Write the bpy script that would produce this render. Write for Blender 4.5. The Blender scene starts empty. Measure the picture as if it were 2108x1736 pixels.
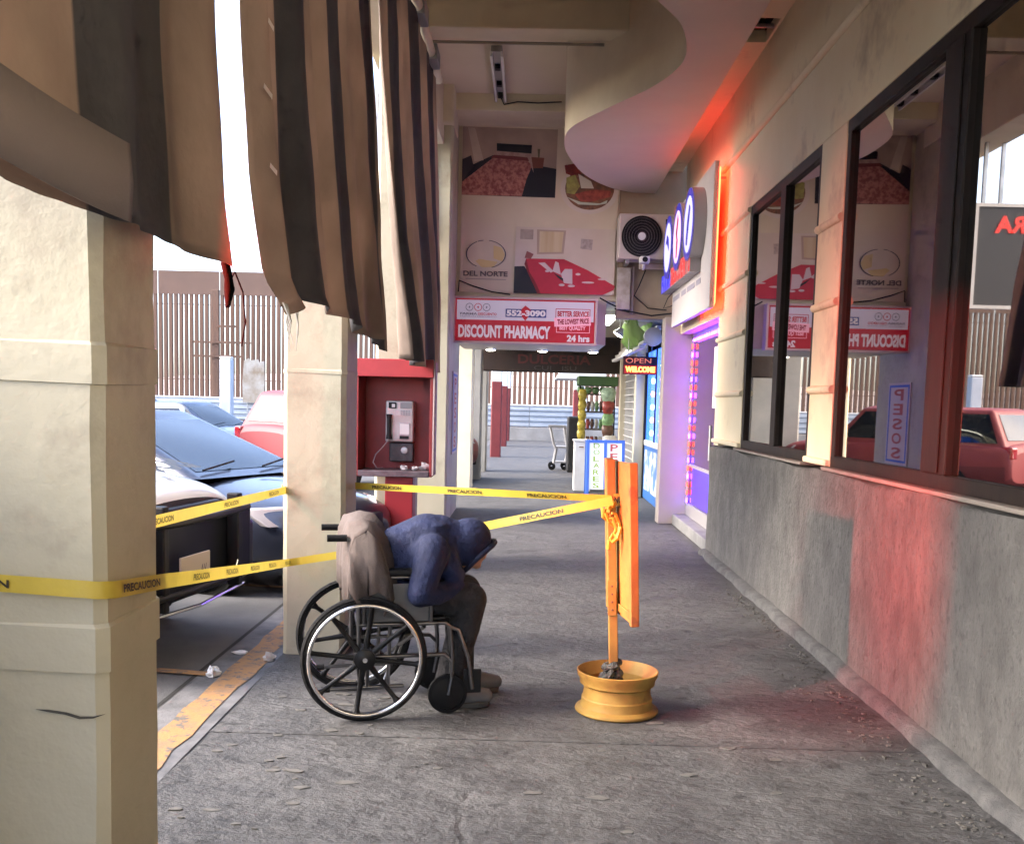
import bpy, math, random
from mathutils import Matrix, Vector, noise as noise3
R = math.radians
random.seed(7)
S = bpy.context.scene
COL = S.collection

# ---------------------------------------------------------------- camera
cY = Vector((36.5, -202.0, 2107.0)).normalized()          # corridor axis in camera space (x right, y down, z forward)
cD = Vector((-547.0, 21880.0, 2107.0)); cD = (cD - cY * cD.dot(cY)).normalized()
cX = cD.cross(cY)
cam_data = bpy.data.cameras.new('camera')
cam_data.sensor_fit = 'HORIZONTAL'; cam_data.sensor_width = 36.0
cam_data.lens = 36.0
cam_data.shift_y = 164.0 / 2107.0
cam_data.clip_start = 0.05; cam_data.clip_end = 2000
cam = bpy.data.objects.new('camera', cam_data); COL.objects.link(cam)
# rows of the world->camera rotation, converted to Blender's camera axes (x right, y up, z back)
w2c = Matrix(((cX[0], cY[0], -cD[0]), (-cX[1], -cY[1], cD[1]), (-cX[2], -cY[2], cD[2])))
cam.matrix_world = Matrix.Translation((0, 0, 1.55)) @ w2c.transposed().to_4x4()
S.camera = cam

# ---------------------------------------------------------------- world, sun, exposure
SUN_EL, SUN_AZ = R(36), R(262)        # azimuth clockwise from +Y: sun stands to the left over the parking lot, veiled
W = bpy.data.worlds.new('World'); S.world = W; W.use_nodes = True
nt = W.node_tree; bg = nt.nodes['Background']
sky = nt.nodes.new('ShaderNodeTexSky'); sky.sky_type = 'NISHITA'; sky.sun_disc = False
sky.sun_elevation = SUN_EL; sky.sun_rotation = SUN_AZ
sky.dust_density = 8.0; sky.air_density = 0.8; sky.ozone_density = 1.0; sky.altitude = 1100
nt.links.new(sky.outputs[0], bg.inputs[0]); bg.inputs[1].default_value = 0.15
sd = bpy.data.lights.new('sun', 'SUN'); sd.energy = 0.5; sd.angle = R(16); sd.color = (1.0, 0.92, 0.78)
sun = bpy.data.objects.new('sun', sd); COL.objects.link(sun)
sv = Vector((math.sin(SUN_AZ) * math.cos(SUN_EL), math.cos(SUN_AZ) * math.cos(SUN_EL), math.sin(SUN_EL)))
sun.rotation_euler = sv.to_track_quat('Z', 'Y').to_euler(); sun.location = sv * 60
S.view_settings.view_transform = 'Standard'; S.view_settings.look = 'None'
S.view_settings.exposure = 2.88; S.view_settings.gamma = 1.0; S.view_settings.use_curve_mapping = False
S.render.engine = 'CYCLES'
S.cycles.use_denoising = True
S.cycles.max_bounces = 7; S.cycles.diffuse_bounces = 4; S.cycles.glossy_bounces = 3; S.cycles.transmission_bounces = 4
S.cycles.use_adaptive_sampling = True; S.cycles.adaptive_threshold = 0.02; S.cycles.adaptive_min_samples = 12
S.cycles.sample_clamp_indirect = 6.0
S.cycles.caustics_reflective = False; S.cycles.caustics_refractive = False

# ---------------------------------------------------------------- materials
def lin(c):
    return tuple((v / 12.92 if v <= 0.04045 else ((v + 0.055) / 1.055) ** 2.4) for v in c)
MATS = {}
def mat(name, col, rough=0.6, metal=0.0, col2=None, nscale=4.0, stretch=(1, 1, 1), bump=0.0, bscale=30.0, bdist=0.01,
        emit=None, estr=0.0, spec=0.5, coat=0.0, cracks=0.0, crscale=1.2, detail=4.0, lo=0.35, hi=0.65, col3=None,
        translucent=0.0, alpha=1.0, rvar=0.0, trans=0.0, dirt=None, dscale=1.0, dlo=.55, dhi=.75):
    if name in MATS: return MATS[name]
    m = bpy.data.materials.new(name); m.use_nodes = True; MATS[name] = m
    N, L = m.node_tree.nodes, m.node_tree.links
    p = N['Principled BSDF']
    p.inputs['Base Color'].default_value = (*col, 1); p.inputs['Roughness'].default_value = rough
    p.inputs['Metallic'].default_value = metal
    p.inputs['Specular IOR Level'].default_value = spec
    p.inputs['Coat Weight'].default_value = coat
    p.inputs['Alpha'].default_value = alpha
    p.inputs['Transmission Weight'].default_value = trans
    if emit: p.inputs['Emission Color'].default_value = (*emit, 1); p.inputs['Emission Strength'].default_value = estr
    tc = N.new('ShaderNodeTexCoord'); mp = N.new('ShaderNodeMapping'); mp.inputs['Scale'].default_value = stretch
    L.new(tc.outputs['Object'], mp.inputs[0])
    def noise(sc, det=detail, ro=.6):
        n = N.new('ShaderNodeTexNoise'); n.inputs['Scale'].default_value = sc; n.inputs['Detail'].default_value = det
        n.inputs['Roughness'].default_value = ro; L.new(mp.outputs[0], n.inputs['Vector']); return n
    cur = None
    if col2:
        n = noise(nscale); r = N.new('ShaderNodeValToRGB')
        r.color_ramp.elements[0].position = lo; r.color_ramp.elements[1].position = hi
        r.color_ramp.elements[0].color = (*col, 1); r.color_ramp.elements[1].color = (*col2, 1)
        if col3:
            e = r.color_ramp.elements.new((lo + hi) / 2); e.color = (*col3, 1)
        L.new(n.outputs[0], r.inputs[0]); cur = r.outputs[0]
        if rvar:
            mr = N.new('ShaderNodeMapRange'); mr.inputs['To Min'].default_value = rough - rvar; mr.inputs['To Max'].default_value = rough + rvar
            L.new(n.outputs[0], mr.inputs[0]); L.new(mr.outputs[0], p.inputs['Roughness'])
    if dirt:
        n = noise(dscale, 5, .7); mr = N.new('ShaderNodeMapRange'); mr.inputs['From Min'].default_value = dlo; mr.inputs['From Max'].default_value = dhi
        L.new(n.outputs[0], mr.inputs[0]); mx = N.new('ShaderNodeMix'); mx.data_type = 'RGBA'
        L.new(mr.outputs[0], mx.inputs[0])
        if cur: L.new(cur, mx.inputs[6])
        else: mx.inputs[6].default_value = (*col, 1)
        mx.inputs[7].default_value = (*dirt, 1); cur = mx.outputs[2]
    hgt = None
    if bump:
        nb = noise(bscale, 5, .65); hgt = nb.outputs[0]
    if cracks:
        # wandering hairline cracks: voronoi cell borders on a noise-warped coordinate
        wn = noise(2.2, 2); va = N.new('ShaderNodeVectorMath'); va.operation = 'SCALE'; va.inputs[3].default_value = .35
        L.new(wn.outputs[1], va.inputs[0]); ad = N.new('ShaderNodeVectorMath'); L.new(mp.outputs[0], ad.inputs[0]); L.new(va.outputs[0], ad.inputs[1])
        vo = N.new('ShaderNodeTexVoronoi'); vo.feature = 'DISTANCE_TO_EDGE'; vo.inputs['Scale'].default_value = crscale
        L.new(ad.outputs[0], vo.inputs['Vector'])
        mr = N.new('ShaderNodeMapRange'); mr.inputs['From Max'].default_value = 0.012; L.new(vo.outputs[0], mr.inputs[0])
        # break the net up so that only some borders are open
        gate = noise(1.1, 1); g2 = N.new('ShaderNodeMapRange'); g2.inputs['From Min'].default_value = .5; g2.inputs['From Max'].default_value = .6
        L.new(gate.outputs[0], g2.inputs[0]); mxx = N.new('ShaderNodeMath'); mxx.operation = 'MAXIMUM'
        L.new(mr.outputs[0], mxx.inputs[0]); L.new(g2.outputs[0], mxx.inputs[1])
        mu = N.new('ShaderNodeMath'); mu.operation = 'MULTIPLY'; mu.inputs[1].default_value = cracks
        L.new(mxx.outputs[0], mu.inputs[0])
        if hgt is not None:
            a2 = N.new('ShaderNodeMath'); L.new(mu.outputs[0], a2.inputs[0]); L.new(hgt, a2.inputs[1]); hgt = a2.outputs[0]
        else: hgt = mu.outputs[0]
    if hgt is not None:
        b = N.new('ShaderNodeBump'); b.inputs['Strength'].default_value = min(1, bump or .6); b.inputs['Distance'].default_value = bdist
        L.new(hgt, b.inputs['Height']); L.new(b.outputs[0], p.inputs['Normal'])
    if cur: L.new(cur, p.inputs['Base Color'])
    if translucent:
        t = N.new('ShaderNodeBsdfTranslucent'); mx = N.new('ShaderNodeMixShader'); mx.inputs[0].default_value = translucent
        if cur: L.new(cur, t.inputs[0])
        else: t.inputs[0].default_value = (*col, 1)
        L.new(p.outputs[0], mx.inputs[1]); L.new(t.outputs[0], mx.inputs[2]); L.new(mx.outputs[0], N['Material Output'].inputs[0])
    return m
def glow(name, col, s): return mat(name, (.02, .02, .02), emit=col, estr=s * .37)

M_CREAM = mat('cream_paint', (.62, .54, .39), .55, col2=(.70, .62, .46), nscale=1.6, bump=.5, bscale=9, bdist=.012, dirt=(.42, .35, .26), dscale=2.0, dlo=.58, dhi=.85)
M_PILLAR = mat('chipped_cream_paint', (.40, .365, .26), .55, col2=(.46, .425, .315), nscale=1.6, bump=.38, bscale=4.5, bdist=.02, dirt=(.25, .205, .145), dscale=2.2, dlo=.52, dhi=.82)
M_WALL = mat('warm_cream_wall', (.74, .64, .43), .5, col2=(.78, .69, .49), nscale=2.2, bump=.35, bscale=14, bdist=.006, dirt=(.38, .30, .21), dscale=1.4, dlo=.56, dhi=.8)
M_CEIL = mat('ceiling_plaster', (.66, .55, .41), .75, col2=(.71, .60, .46), nscale=1.0, bump=.25, bscale=20, bdist=.004)
M_FASCIA = mat('balcony_plaster', (.62, .53, .38), .6, col2=(.68, .60, .44), nscale=2.5, bump=.3, bscale=6, bdist=.006)
M_SOFFIT = mat('soffit_plaster', (.60, .49, .42), .65, col2=(.65, .54, .46), nscale=1.2, bump=.15, bscale=25, bdist=.003)
M_DADO = mat('grey_cement_render', (.072, .069, .065), .75, col2=(.146, .140, .132), nscale=5.5, stretch=(1, 1.2, .8), detail=9, lo=.3, hi=.7, bump=1.0, bscale=24, bdist=.03, dirt=(.055, .053, .05), dscale=22.0, dlo=.5, dhi=.68)
M_LEDGE = mat('ledge_render', (.19, .165, .145), .7, col2=(.25, .215, .185), nscale=5, bump=.5, bscale=20, bdist=.008)
M_FLOOR = mat('worn_concrete', (.035, .035, .0365), .7, col2=(.104, .103, .105), nscale=3.0, stretch=(.85, 1.35, 1), bump=1.0, bscale=13, bdist=.032, cracks=.14, crscale=.5, detail=9, lo=.27, hi=.73, rvar=.16, dirt=(.026, .026, .026), dscale=9.0, dlo=.55, dhi=.66)
M_ASPH = mat('asphalt', (.065, .066, .07), .8, col2=(.12, .12, .125), nscale=1.1, bump=.6, bscale=60, bdist=.006)
M_GUTTER = mat('gutter_concrete', (.085, .087, .093), .75, col2=(.17, .17, .178), nscale=5, bump=.6, bscale=22, bdist=.01)
M_ORANGE = mat('orange_kerb_paint', (.36, .19, .075), .75, col2=(.22, .145, .095), nscale=9, lo=.45, hi=.7, bump=.6, bscale=28, bdist=.008, dirt=(.11, .105, .10), dscale=14, dlo=.54, dhi=.62)
M_DARKGAP = mat('dark_joint', (.02, .02, .02), .9)
M_BROWN = mat('dark_brown_frame', (.012, .007, .005), .5, spec=.2, col2=(.022, .013, .009), nscale=9, stretch=(1, 1, .2), bump=.3, bscale=40, bdist=.002)
M_MIRRORGLASS = mat('reflective_window_glass', (.50, .45, .39), .015, metal=1.0)
M_DOORGLASS = mat('dark_door_glass', (.03, .02, .04), .04, spec=.8)
M_ALU = mat('white_aluminium', (.30, .29, .30), .4, metal=.3)
M_WHITE = mat('white_paint', (.70, .69, .68), .45, col2=(.62, .6, .58), nscale=3)
M_WHITEP = mat('white_plastic', (.72, .70, .68), .35)
M_GREYP = mat('grey_plastic', (.25, .25, .26), .5)
M_BLACK = mat('black_plastic', (.010, .010, .011), .5, spec=.25)
M_RUBBER = mat('black_rubber', (.009, .009, .010), .75, spec=.2, bump=.3, bscale=80, bdist=.002)
M_CHROME = mat('chrome', (.75, .75, .76), .18, metal=1.0)
M_STEEL = mat('brushed_steel', (.45, .45, .46), .38, metal=1.0, col2=(.32, .32, .33), nscale=8, bump=.2, bscale=40, bdist=.001)
M_RUST = mat('rusted_steel', (.16, .085, .056), .8, col2=(.10, .055, .038), nscale=.9, stretch=(3, 3, .25), bump=.4, bscale=14, bdist=.01, dirt=(.11, .075, .058), dscale=2.2, dlo=.5, dhi=.7)
M_PLATE = mat('rusted_steel_plate', (.165, .095, .068), .75, col2=(.12, .072, .054), nscale=.25, bump=.2, bscale=10, bdist=.01)
M_RED = mat('red_booth_paint', (.26, .022, .022), .42, col2=(.20, .02, .02), nscale=5, bump=.2, bscale=30, bdist=.002)
M_SIGNRED = mat('sign_red', (.30, .010, .022), .4, emit=(.5, .012, .03), estr=.05)
M_SIGNWHITE = mat('sign_white', (.40, .34, .40), .4, emit=(.8, .68, .85), estr=.04)
M_PRINTWHITE = mat('print_white', (.50, .44, .47), .45, emit=(.9, .75, .85), estr=.04)
M_PRINTBLUE = mat('print_blue', (.05, .06, .22), .45)
M_PRINTGREY = mat('print_grey', (.14, .11, .15), .5)
M_YELLOW = mat('barrier_yellow', (.40, .245, .048), .65, col2=(.27, .145, .03), nscale=4, bump=.6, bscale=22, bdist=.004, dirt=(.13, .065, .03), dscale=7, dlo=.56, dhi=.75)
M_TAPE = mat('caution_tape_yellow', (.62, .47, .065), .35, col2=(.55, .41, .055), nscale=8, translucent=.25, bump=.3, bscale=12, bdist=.01)
M_INK = mat('tape_ink', (.03, .022, .01), .5)
M_PANEL = mat('mural_panel', (.72, .60, .48), .6, col2=(.66, .54, .43), nscale=1.3, bump=.2, bscale=8, bdist=.003)
M_TAN = mat('tan_wall', (.40, .29, .20), .7, col2=(.33, .23, .155), nscale=2.2, bump=.4, bscale=12, bdist=.006)

# ---------------------------------------------------------------- mesh helpers
class MB:
    def __init__(s): s.v = []; s.f = []; s.m = []
    def add(s, vs, fs, mi=0, M=None):
        b = len(s.v)
        for p in vs:
            p = Vector(p); s.v.append(tuple(M @ p if M else p))
        for f in fs: s.f.append(tuple(i + b for i in f)); s.m.append(mi)
        return s
    def box(s, x0, x1, y0, y1, z0, z1, mi=0, M=None):
        return s.add([(x0, y0, z0), (x1, y0, z0), (x1, y1, z0), (x0, y1, z0), (x0, y0, z1), (x1, y0, z1), (x1, y1, z1), (x0, y1, z1)],
                     [(0, 3, 2, 1), (4, 5, 6, 7), (0, 1, 5, 4), (1, 2, 6, 5), (2, 3, 7, 6), (3, 0, 4, 7)], mi, M)
    def tube(s, pts, r, n=8, mi=0, cap=True, M=None, closed=False):
        pts = [Vector(p) for p in pts]; k = len(pts); rr = r if isinstance(r, (list, tuple)) else [r] * k
        vs = []; prev = None
        for i, p in enumerate(pts):
            a = pts[i - 1] if (i > 0 or closed) else p; b = pts[(i + 1) % k] if (i < k - 1 or closed) else p
            t = (b - a).normalized()
            if prev is None:
                u = t.orthogonal().normalized()
            else:
                u = prev - t * prev.dot(t)
                u = u.normalized() if u.length > 1e-6 else t.orthogonal().normalized()
            prev = u; w = t.cross(u)
            for j in range(n):
                an = 2 * math.pi * j / n; vs.append(p + (u * math.cos(an) + w * math.sin(an)) * rr[i])
        fs = []
        rng = k if closed else k - 1
        for i in range(rng):
            i2 = (i + 1) % k
            for j in range(n):
                fs.append((i * n + j, i * n + (j + 1) % n, i2 * n + (j + 1) % n, i2 * n + j))
        if cap and not closed:
            fs.append(tuple(range(n - 1, -1, -1))); fs.append(tuple((k - 1) * n + j for j in range(n)))
        return s.add(vs, fs, mi, M)
    def lathe(s, prof, n=24, mi=0, M=None, closed=False, cap=True):
        # prof: (r, z) around local z
        vs = []; k = len(prof)
        for r, z in prof:
            for j in range(n):
                a = 2 * math.pi * j / n; vs.append((r * math.cos(a), r * math.sin(a), z))
        fs = []
        for i in range(k if closed else k - 1):
            i2 = (i + 1) % k
            for j in range(n): fs.append((i * n + j, i * n + (j + 1) % n, i2 * n + (j + 1) % n, i2 * n + j))
        if not closed and cap:
            if prof[0][0] > 1e-6: fs.append(tuple(range(n - 1, -1, -1)))
            if prof[-1][0] > 1e-6: fs.append(tuple((k - 1) * n + j for j in range(n)))
        return s.add(vs, fs, mi, M)
    def prism(s, poly, h, mi=0, M=None):
        # poly in local xy, thickness h along local z
        n = len(poly); vs = [(x, y, 0) for x, y in poly] + [(x, y, h) for x, y in poly]
        fs = [tuple(range(n - 1, -1, -1)), tuple(range(n, 2 * n))] + [(i, (i + 1) % n, n + (i + 1) % n, n + i) for i in range(n)]
        return s.add(vs, fs, mi, M)
    def grid(s, rows, mi=0, M=None, wrap=False):
        k = len(rows); n = len(rows[0]); vs = [p for r in rows for p in r]; fs = []
        for i in range(k - 1):
            for j in range(n if wrap else n - 1):
                j2 = (j + 1) % n; fs.append((i * n + j, i * n + j2, (i + 1) * n + j2, (i + 1) * n + j))
        return s.add(vs, fs, mi, M)
    def mesh(s, name, mats):
        me = bpy.data.meshes.new(name); me.from_pydata(s.v, [], s.f)
        for m in (mats if isinstance(mats, (list, tuple)) else [mats]): me.materials.append(m)
        me.polygons.foreach_set('material_index', s.m)
        me.update(); return me
    def build(s, name, mats, parent=None, smooth=None, bevel=0, seg=2, sub=0, solid=0, normals=False):
        me = s.mesh(name, mats)
        if normals:
            import bmesh
            bm = bmesh.new(); bm.from_mesh(me); bmesh.ops.recalc_face_normals(bm, faces=bm.faces); bm.to_mesh(me); bm.free()
        return link(name, me, parent, smooth, bevel, seg, sub, solid)
ORIG = {}
def link(name, me, parent=None, smooth=None, bevel=0, seg=2, sub=0, solid=0):
    o = bpy.data.objects.new(name, me); COL.objects.link(o)
    if parent is not None:
        o.parent = parent
        if parent.name in ORIG: o.matrix_parent_inverse = ORIG[parent.name]
    if solid:
        md = o.modifiers.new('solid', 'SOLIDIFY'); md.thickness = solid; md.offset = 0
    if bevel:
        md = o.modifiers.new('bevel', 'BEVEL'); md.width = bevel; md.segments = seg; md.limit_method = 'ANGLE'; md.angle_limit = R(40)
    if sub:
        md = o.modifiers.new('sub', 'SUBSURF'); md.levels = sub; md.render_levels = sub
    if smooth is not None:
        me.polygons.foreach_set('use_smooth', [True] * len(me.polygons))
        if smooth < 180: me.set_sharp_from_angle(angle=R(smooth))
    return o
def tag(o, label, cat=None, group=None):
    o['label'] = label
    if cat: o['category'] = cat
    if group: o['group'] = group
    return o
def thing(name, label, cat, loc=(0, 0, 0), rz=None, group=None):
    """an Empty at the thing's base; rz None: its parts are written in world coordinates, else in its own."""
    o = bpy.data.objects.new(name, None); COL.objects.link(o); o.empty_display_size = .2
    o.location = loc
    if rz is None: ORIG[o.name] = Matrix.Translation(-Vector(loc))
    else: o.rotation_euler = (0, 0, rz)
    return tag(o, label, cat, group)
def struct(o): o['kind'] = 'structure'; return o
def stuff(o): o['kind'] = 'stuff'; return o
def B(name, m, parent, x0, x1, y0, y1, z0, z1, bevel=0.004, M=None, **k):
    return MB().box(x0, x1, y0, y1, z0, z1, 0, M).build(name, m, parent, bevel=bevel, **k)
def frame_M(o, xd, yd):
    """matrix whose local x, y axes lie along xd, yd in the world and whose origin is o"""
    x = Vector(xd).normalized(); z = x.cross(Vector(yd)).normalized(); y = z.cross(x)
    return Matrix(((x[0], y[0], z[0], o[0]), (x[1], y[1], z[1], o[1]), (x[2], y[2], z[2], o[2]), (0, 0, 0, 1)))
def text_mesh(s, w, h, depth=.002, bold=0.0):
    """lettering as a flat mesh centred on the origin, fitted to w x h"""
    c = bpy.data.curves.new('t', 'FONT'); c.body = s; c.align_x = 'CENTER'; c.extrude = 0.0; c.offset = bold; c.resolution_u = 3
    o = bpy.data.objects.new('t', c); COL.objects.link(o); bpy.context.view_layer.update()
    me = bpy.data.meshes.new_from_object(o.evaluated_get(bpy.context.evaluated_depsgraph_get()))
    bpy.data.objects.remove(o); bpy.data.curves.remove(c)
    xs = [v.co.x for v in me.vertices]; ys = [v.co.y for v in me.vertices]
    x0, x1, y0, y1 = min(xs), max(xs), min(ys), max(ys)
    for v in me.vertices:
        v.co.x = ((v.co.x - x0) / (x1 - x0) - .5) * w; v.co.y = ((v.co.y - y0) / (y1 - y0) - .5) * h; v.co.z = depth
    return me
def text(name, s, w, h, m, parent, M, bold=.03):
    me = text_mesh(s, w, h, 0, bold); me.transform(M); me.materials.clear(); me.materials.append(m); me.name = name
    return link(name, me, parent)
def copy_tree(o, parent=None):
    c = o.copy(); COL.objects.link(c); c.parent = parent
    for ch in [x for x in bpy.data.objects if x.parent is o]: copy_tree(ch, c)
    return c

# ================================================================= GROUND
LOT = -0.03
struct(MB().add([(-900, -900, LOT), (900, -900, LOT), (900, 1500, LOT), (-900, 1500, LOT)], [(0, 1, 2, 3)]).build('parking_lot', M_ASPH))
walk = bpy.data.objects.new('walkway', None); COL.objects.link(walk); struct(walk); ORIG[walk.name] = Matrix.Identity(4)
ys = [-8, 4.6, 13.93, 18.75, 23.2, 31, 43.4]
for a, b in zip(ys[:-1], ys[1:]):
    # a slab with a ragged kerb edge on the parking side
    n = max(8, int((b - a) / .12)); L1 = []; R1 = []
    for i in range(n + 1):
        y = a + .006 + (b - a - .012) * i / n
        L1.append((-1.455 + random.uniform(-.012, .012) + .02 * math.sin(y * 1.7), y)); R1.append((2.6, y))
    mb = MB(); t = [(x, y, 0) for x, y in L1]; r = [(x, y, 0) for x, y in R1]; bt = [(x - .004, y, -.2) for x, y in L1]
    mb.grid([r, t, bt]); mb.add([r[0], t[0], bt[0], (2.6, a + .006, -.2)], [(0, 1, 2, 3)]); mb.add([r[-1], t[-1], bt[-1], (2.6, b - .006, -.2)], [(3, 2, 1, 0)])
    mb.build('slab', M_FLOOR, walk)
struct(MB().box(-1.45, 2.6, -8, 43.4, -.03, -.012).build('joint_bed', M_DARKGAP))
g = MB()
for i in range(48):
    y0, y1 = -8 + i, -7 + i
    if y0 > 40: break
    g.add([(-1.83, y0, LOT + .006), (-1.475, y0, LOT + .006), (-1.475, y1, LOT + .006), (-1.83, y1, LOT + .006)], [(0, 1, 2, 3)])
struct(g.build('gutter_strip', M_GUTTER))
k = MB()          # painted kerb line, worn ragged edges
N = 150; le = []; re = []
for i in range(N + 1):
    y = -4 + 30 * i / N
    le.append((-1.70 + random.uniform(-.012, .012), y, LOT + .0105)); re.append((-1.535 + random.uniform(-.014, .014), y, LOT + .0105))
k.grid([re, le]); struct(k.build('kerb_line', M_ORANGE))
for y in (5.72, 8.4, 11.1):
    struct(MB().add([(-6.5, y + .75, LOT + .005), (-6.5, y + .67, LOT + .005), (-1.72, y - .12, LOT + .0145), (-1.72, y - .04, LOT + .0145)], [(0, 1, 2, 3)]).build('bay_line', M_ORANGE))
struct(MB().add([(-1.865, -8, LOT + .0075), (-1.838, -8, LOT + .0075), (-1.822, 40, LOT + .0075), (-1.846, 40, LOT + .0075)], [(0, 1, 2, 3)]).build('gutter_joint', M_DARKGAP))
# flaked-off bits of the topping on the walkway
ch = MB()
for i in range(45):
    y = 3.3 + abs(random.gauss(0, 1.2)); x = random.uniform(-1.35, 1.6)
    if random.random() < .55: x = -1.3 + abs(random.gauss(0, .35)); y = 3.2 + random.random() * 2.2
    rr = random.uniform(.006, .026) * (1.6 if random.random() < .08 else 1); n = random.randint(6, 9); a0 = random.random() * 6
    ch.prism([(x + rr * (1 + .9 * (random.random() - .5)) * math.cos(a0 + 6.283 * j / n) * 1.5, y + rr * (1 + .9 * (random.random() - .5)) * math.sin(a0 + 6.283 * j / n) * .8) for j in range(n)], random.uniform(.002, .005), 0, Matrix.Translation((0, 0, .001)))
tag(stuff(ch.build('concrete_flakes', mat('concrete_flake', (.13, .125, .118), .8, col2=(.09, .087, .082), nscale=14, bump=.4, bscale=60, bdist=.003))), 'loose flakes of broken concrete topping on the walkway', 'debris')
gr_ = MB()
for i in range(420):
    y = 3.2 + random.random() ** 1.6 * 5.5; x = 1.80 - abs(random.gauss(0, .13)) * (1 if y < 6 else .5); rr = random.uniform(.003, .014); n = 5; a0 = random.random() * 6
    gr_.prism([(x + rr * random.uniform(.6, 1.3) * math.cos(a0 + 6.283 * j / n), y + rr * random.uniform(.6, 1.3) * math.sin(a0 + 6.283 * j / n)) for j in range(n)], random.uniform(.002, .008), 0, Matrix.Translation((0, 0, .001)))
tag(stuff(gr_.build('concrete_grit', mat('dark_grit', (.05, .047, .043), .9, col2=(.13, .125, .115), nscale=30))), 'dark crumbled grit along the foot of the cement wall', 'debris')
# low hills beyond the fence
h = MB(); rows = []
for i in range(7):
    y = 130 + i * 45; rows.append([])
    for j in range(40):
        x = -330 + j * 15
        z = -1 + (i / 6) ** .8 * 22 * (.55 + .25 * math.sin(x * .021 + 1) + .15 * math.sin(x * .057)) + random.uniform(-.6, .6) * i
        rows[-1].append((x, y, z if i else -1))
h.grid(rows)
struct(h.build('hills', mat('dry_hillside', (.52, .43, .37), .9, col2=(.44, .35, .30), nscale=.03, bump=.2, bscale=.3), smooth=180))

# ================================================================= RIGHT-HAND BUILDING
XW = 1.95
bld = thing('restaurant_building', 'cream rendered building with dark framed windows over a grey cement dado', 'building', (XW, 4, 0))
TOPZ = 4.66
B('wall', M_WALL, bld, XW, XW + .25, -8, 10.85, 3.365, TOPZ + 1.2)
for i, (y0, y1) in enumerate(((9.5, 10.85), (6.67, 7.22), (-8, 2.2))):
    pier = B('pier', M_WALL, bld, XW, XW + .25, y0, y1, 1.19, 3.363)
    for z in (1.69, 2.25, 2.78, 3.34):
        if z > 3.3 and i == 1: continue
        MB().tube([(XW - .002, y0 + .003, z), (XW - .002, y1 - .003, z)], .028, 8).build('moulding', M_WALL, pier, smooth=60)
    MB().box(XW - .03, XW + .2, y0 + .004, y1 - .004, 1.192, 1.235).build('moulding', M_WALL, pier, bevel=.012, seg=3)
MB().tube([(XW - .004, -8, 3.99), (XW - .004, 10.85, 3.99)], [.034, .034], 10).build('cornice_moulding', M_WALL, bld, smooth=60)
# dado: the render bulges a little and its top edge is uneven
mb = MB(); rows = []
ny = 150
for zi, z in enumerate((0, .1, .2, .35, .5, .65, .8, .95, 1.08, 1.13)):
    rows.append([(1.915 + .004 * math.sin(i * .9 + zi) + random.uniform(-.003, .003), -8 + 18.85 * i / ny, z) for i in range(ny + 1)])
topb = [(1.925, -8 + 18.85 * i / ny, 1.155 + .010 * math.sin(i * .5) + random.uniform(-.004, .004)) for i in range(ny + 1)]
rows.append(topb); rows.append([(2.2, p[1], p[2] + .012) for p in topb])
mb.grid(rows)
mb.add([(1.915, 10.85, 0), (2.2, 10.85, 0), (2.2, 10.85, 1.155), (1.92, 10.85, 1.155)], [(0, 1, 2, 3)])
mb.build('dado', M_DADO, bld, smooth=60)
sk = MB(); rows = [[], [], []]
for i in range(121):
    y = -8 + 18.85 * i / 120
    xk = 1.85 + .010 * math.sin(i * .7) + random.uniform(-.012, .012)
    rows[0].append((xk - .012, y, .001)); rows[1].append((xk, y, .05)); rows[2].append((1.92, y, .062))
sk.grid(rows); sk.build('skirting', mat('skirting_render', (.05, .05, .051), .8, col2=(.098, .096, .095), nscale=7, bump=1.0, bscale=20, bdist=.02), bld, smooth=70)
B('sill', M_LEDGE, bld, 1.90, 2.2, -8, 6.68, 1.168, 1.19, bevel=.006); B('sill', M_LEDGE, bld, 1.90, 2.2, 7.20, 9.55, 1.168, 1.188, bevel=.006)
def window(y0, y1, mull, label):
    w = MB().box(1.958, 2.09, y0, y0 + .075, 1.19, 3.365).box(1.958, 2.09, y1 - .075, y1, 1.19, 3.365)
    w.box(1.956, 2.092, y0 + .002, y1 - .002, 3.285, 3.367).box(1.956, 2.092, y0 + .002, y1 - .002, 1.188, 1.262)
    o = w.build('window', M_BROWN, bld, bevel=.006); o['label'] = label
    for ym, t in mull:
        MB().box(1.950, 2.10, ym - t / 2, ym + t / 2, 1.258, 3.29).build('mullion', M_BROWN, o, bevel=.008)
        if t > .2: MB().box(1.940, 1.951, ym - t / 2 + .07, ym + t / 2 - .07, 1.27, 3.28).build('cover_strip', M_BROWN, o, bevel=.004)
    edges = [y0 + .073] + [e for ym, t in mull for e in (ym - t / 2 - .0, ym + t / 2)] + [y1 - .073]
    for a, b in zip(edges[::2], edges[1::2]):
        MB().box(1.986, 1.994, a + .002, b - .002, 1.255, 3.29).build('pane', M_MIRRORGLASS, o)
    return o
window(7.22, 9.5, [(8.28, .16)], 'two pane window nearest the door, dark brown frame')
window(2.2, 6.67, [(4.98, .30)], 'large window with thick dark centre post, nearest the camera')
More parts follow.
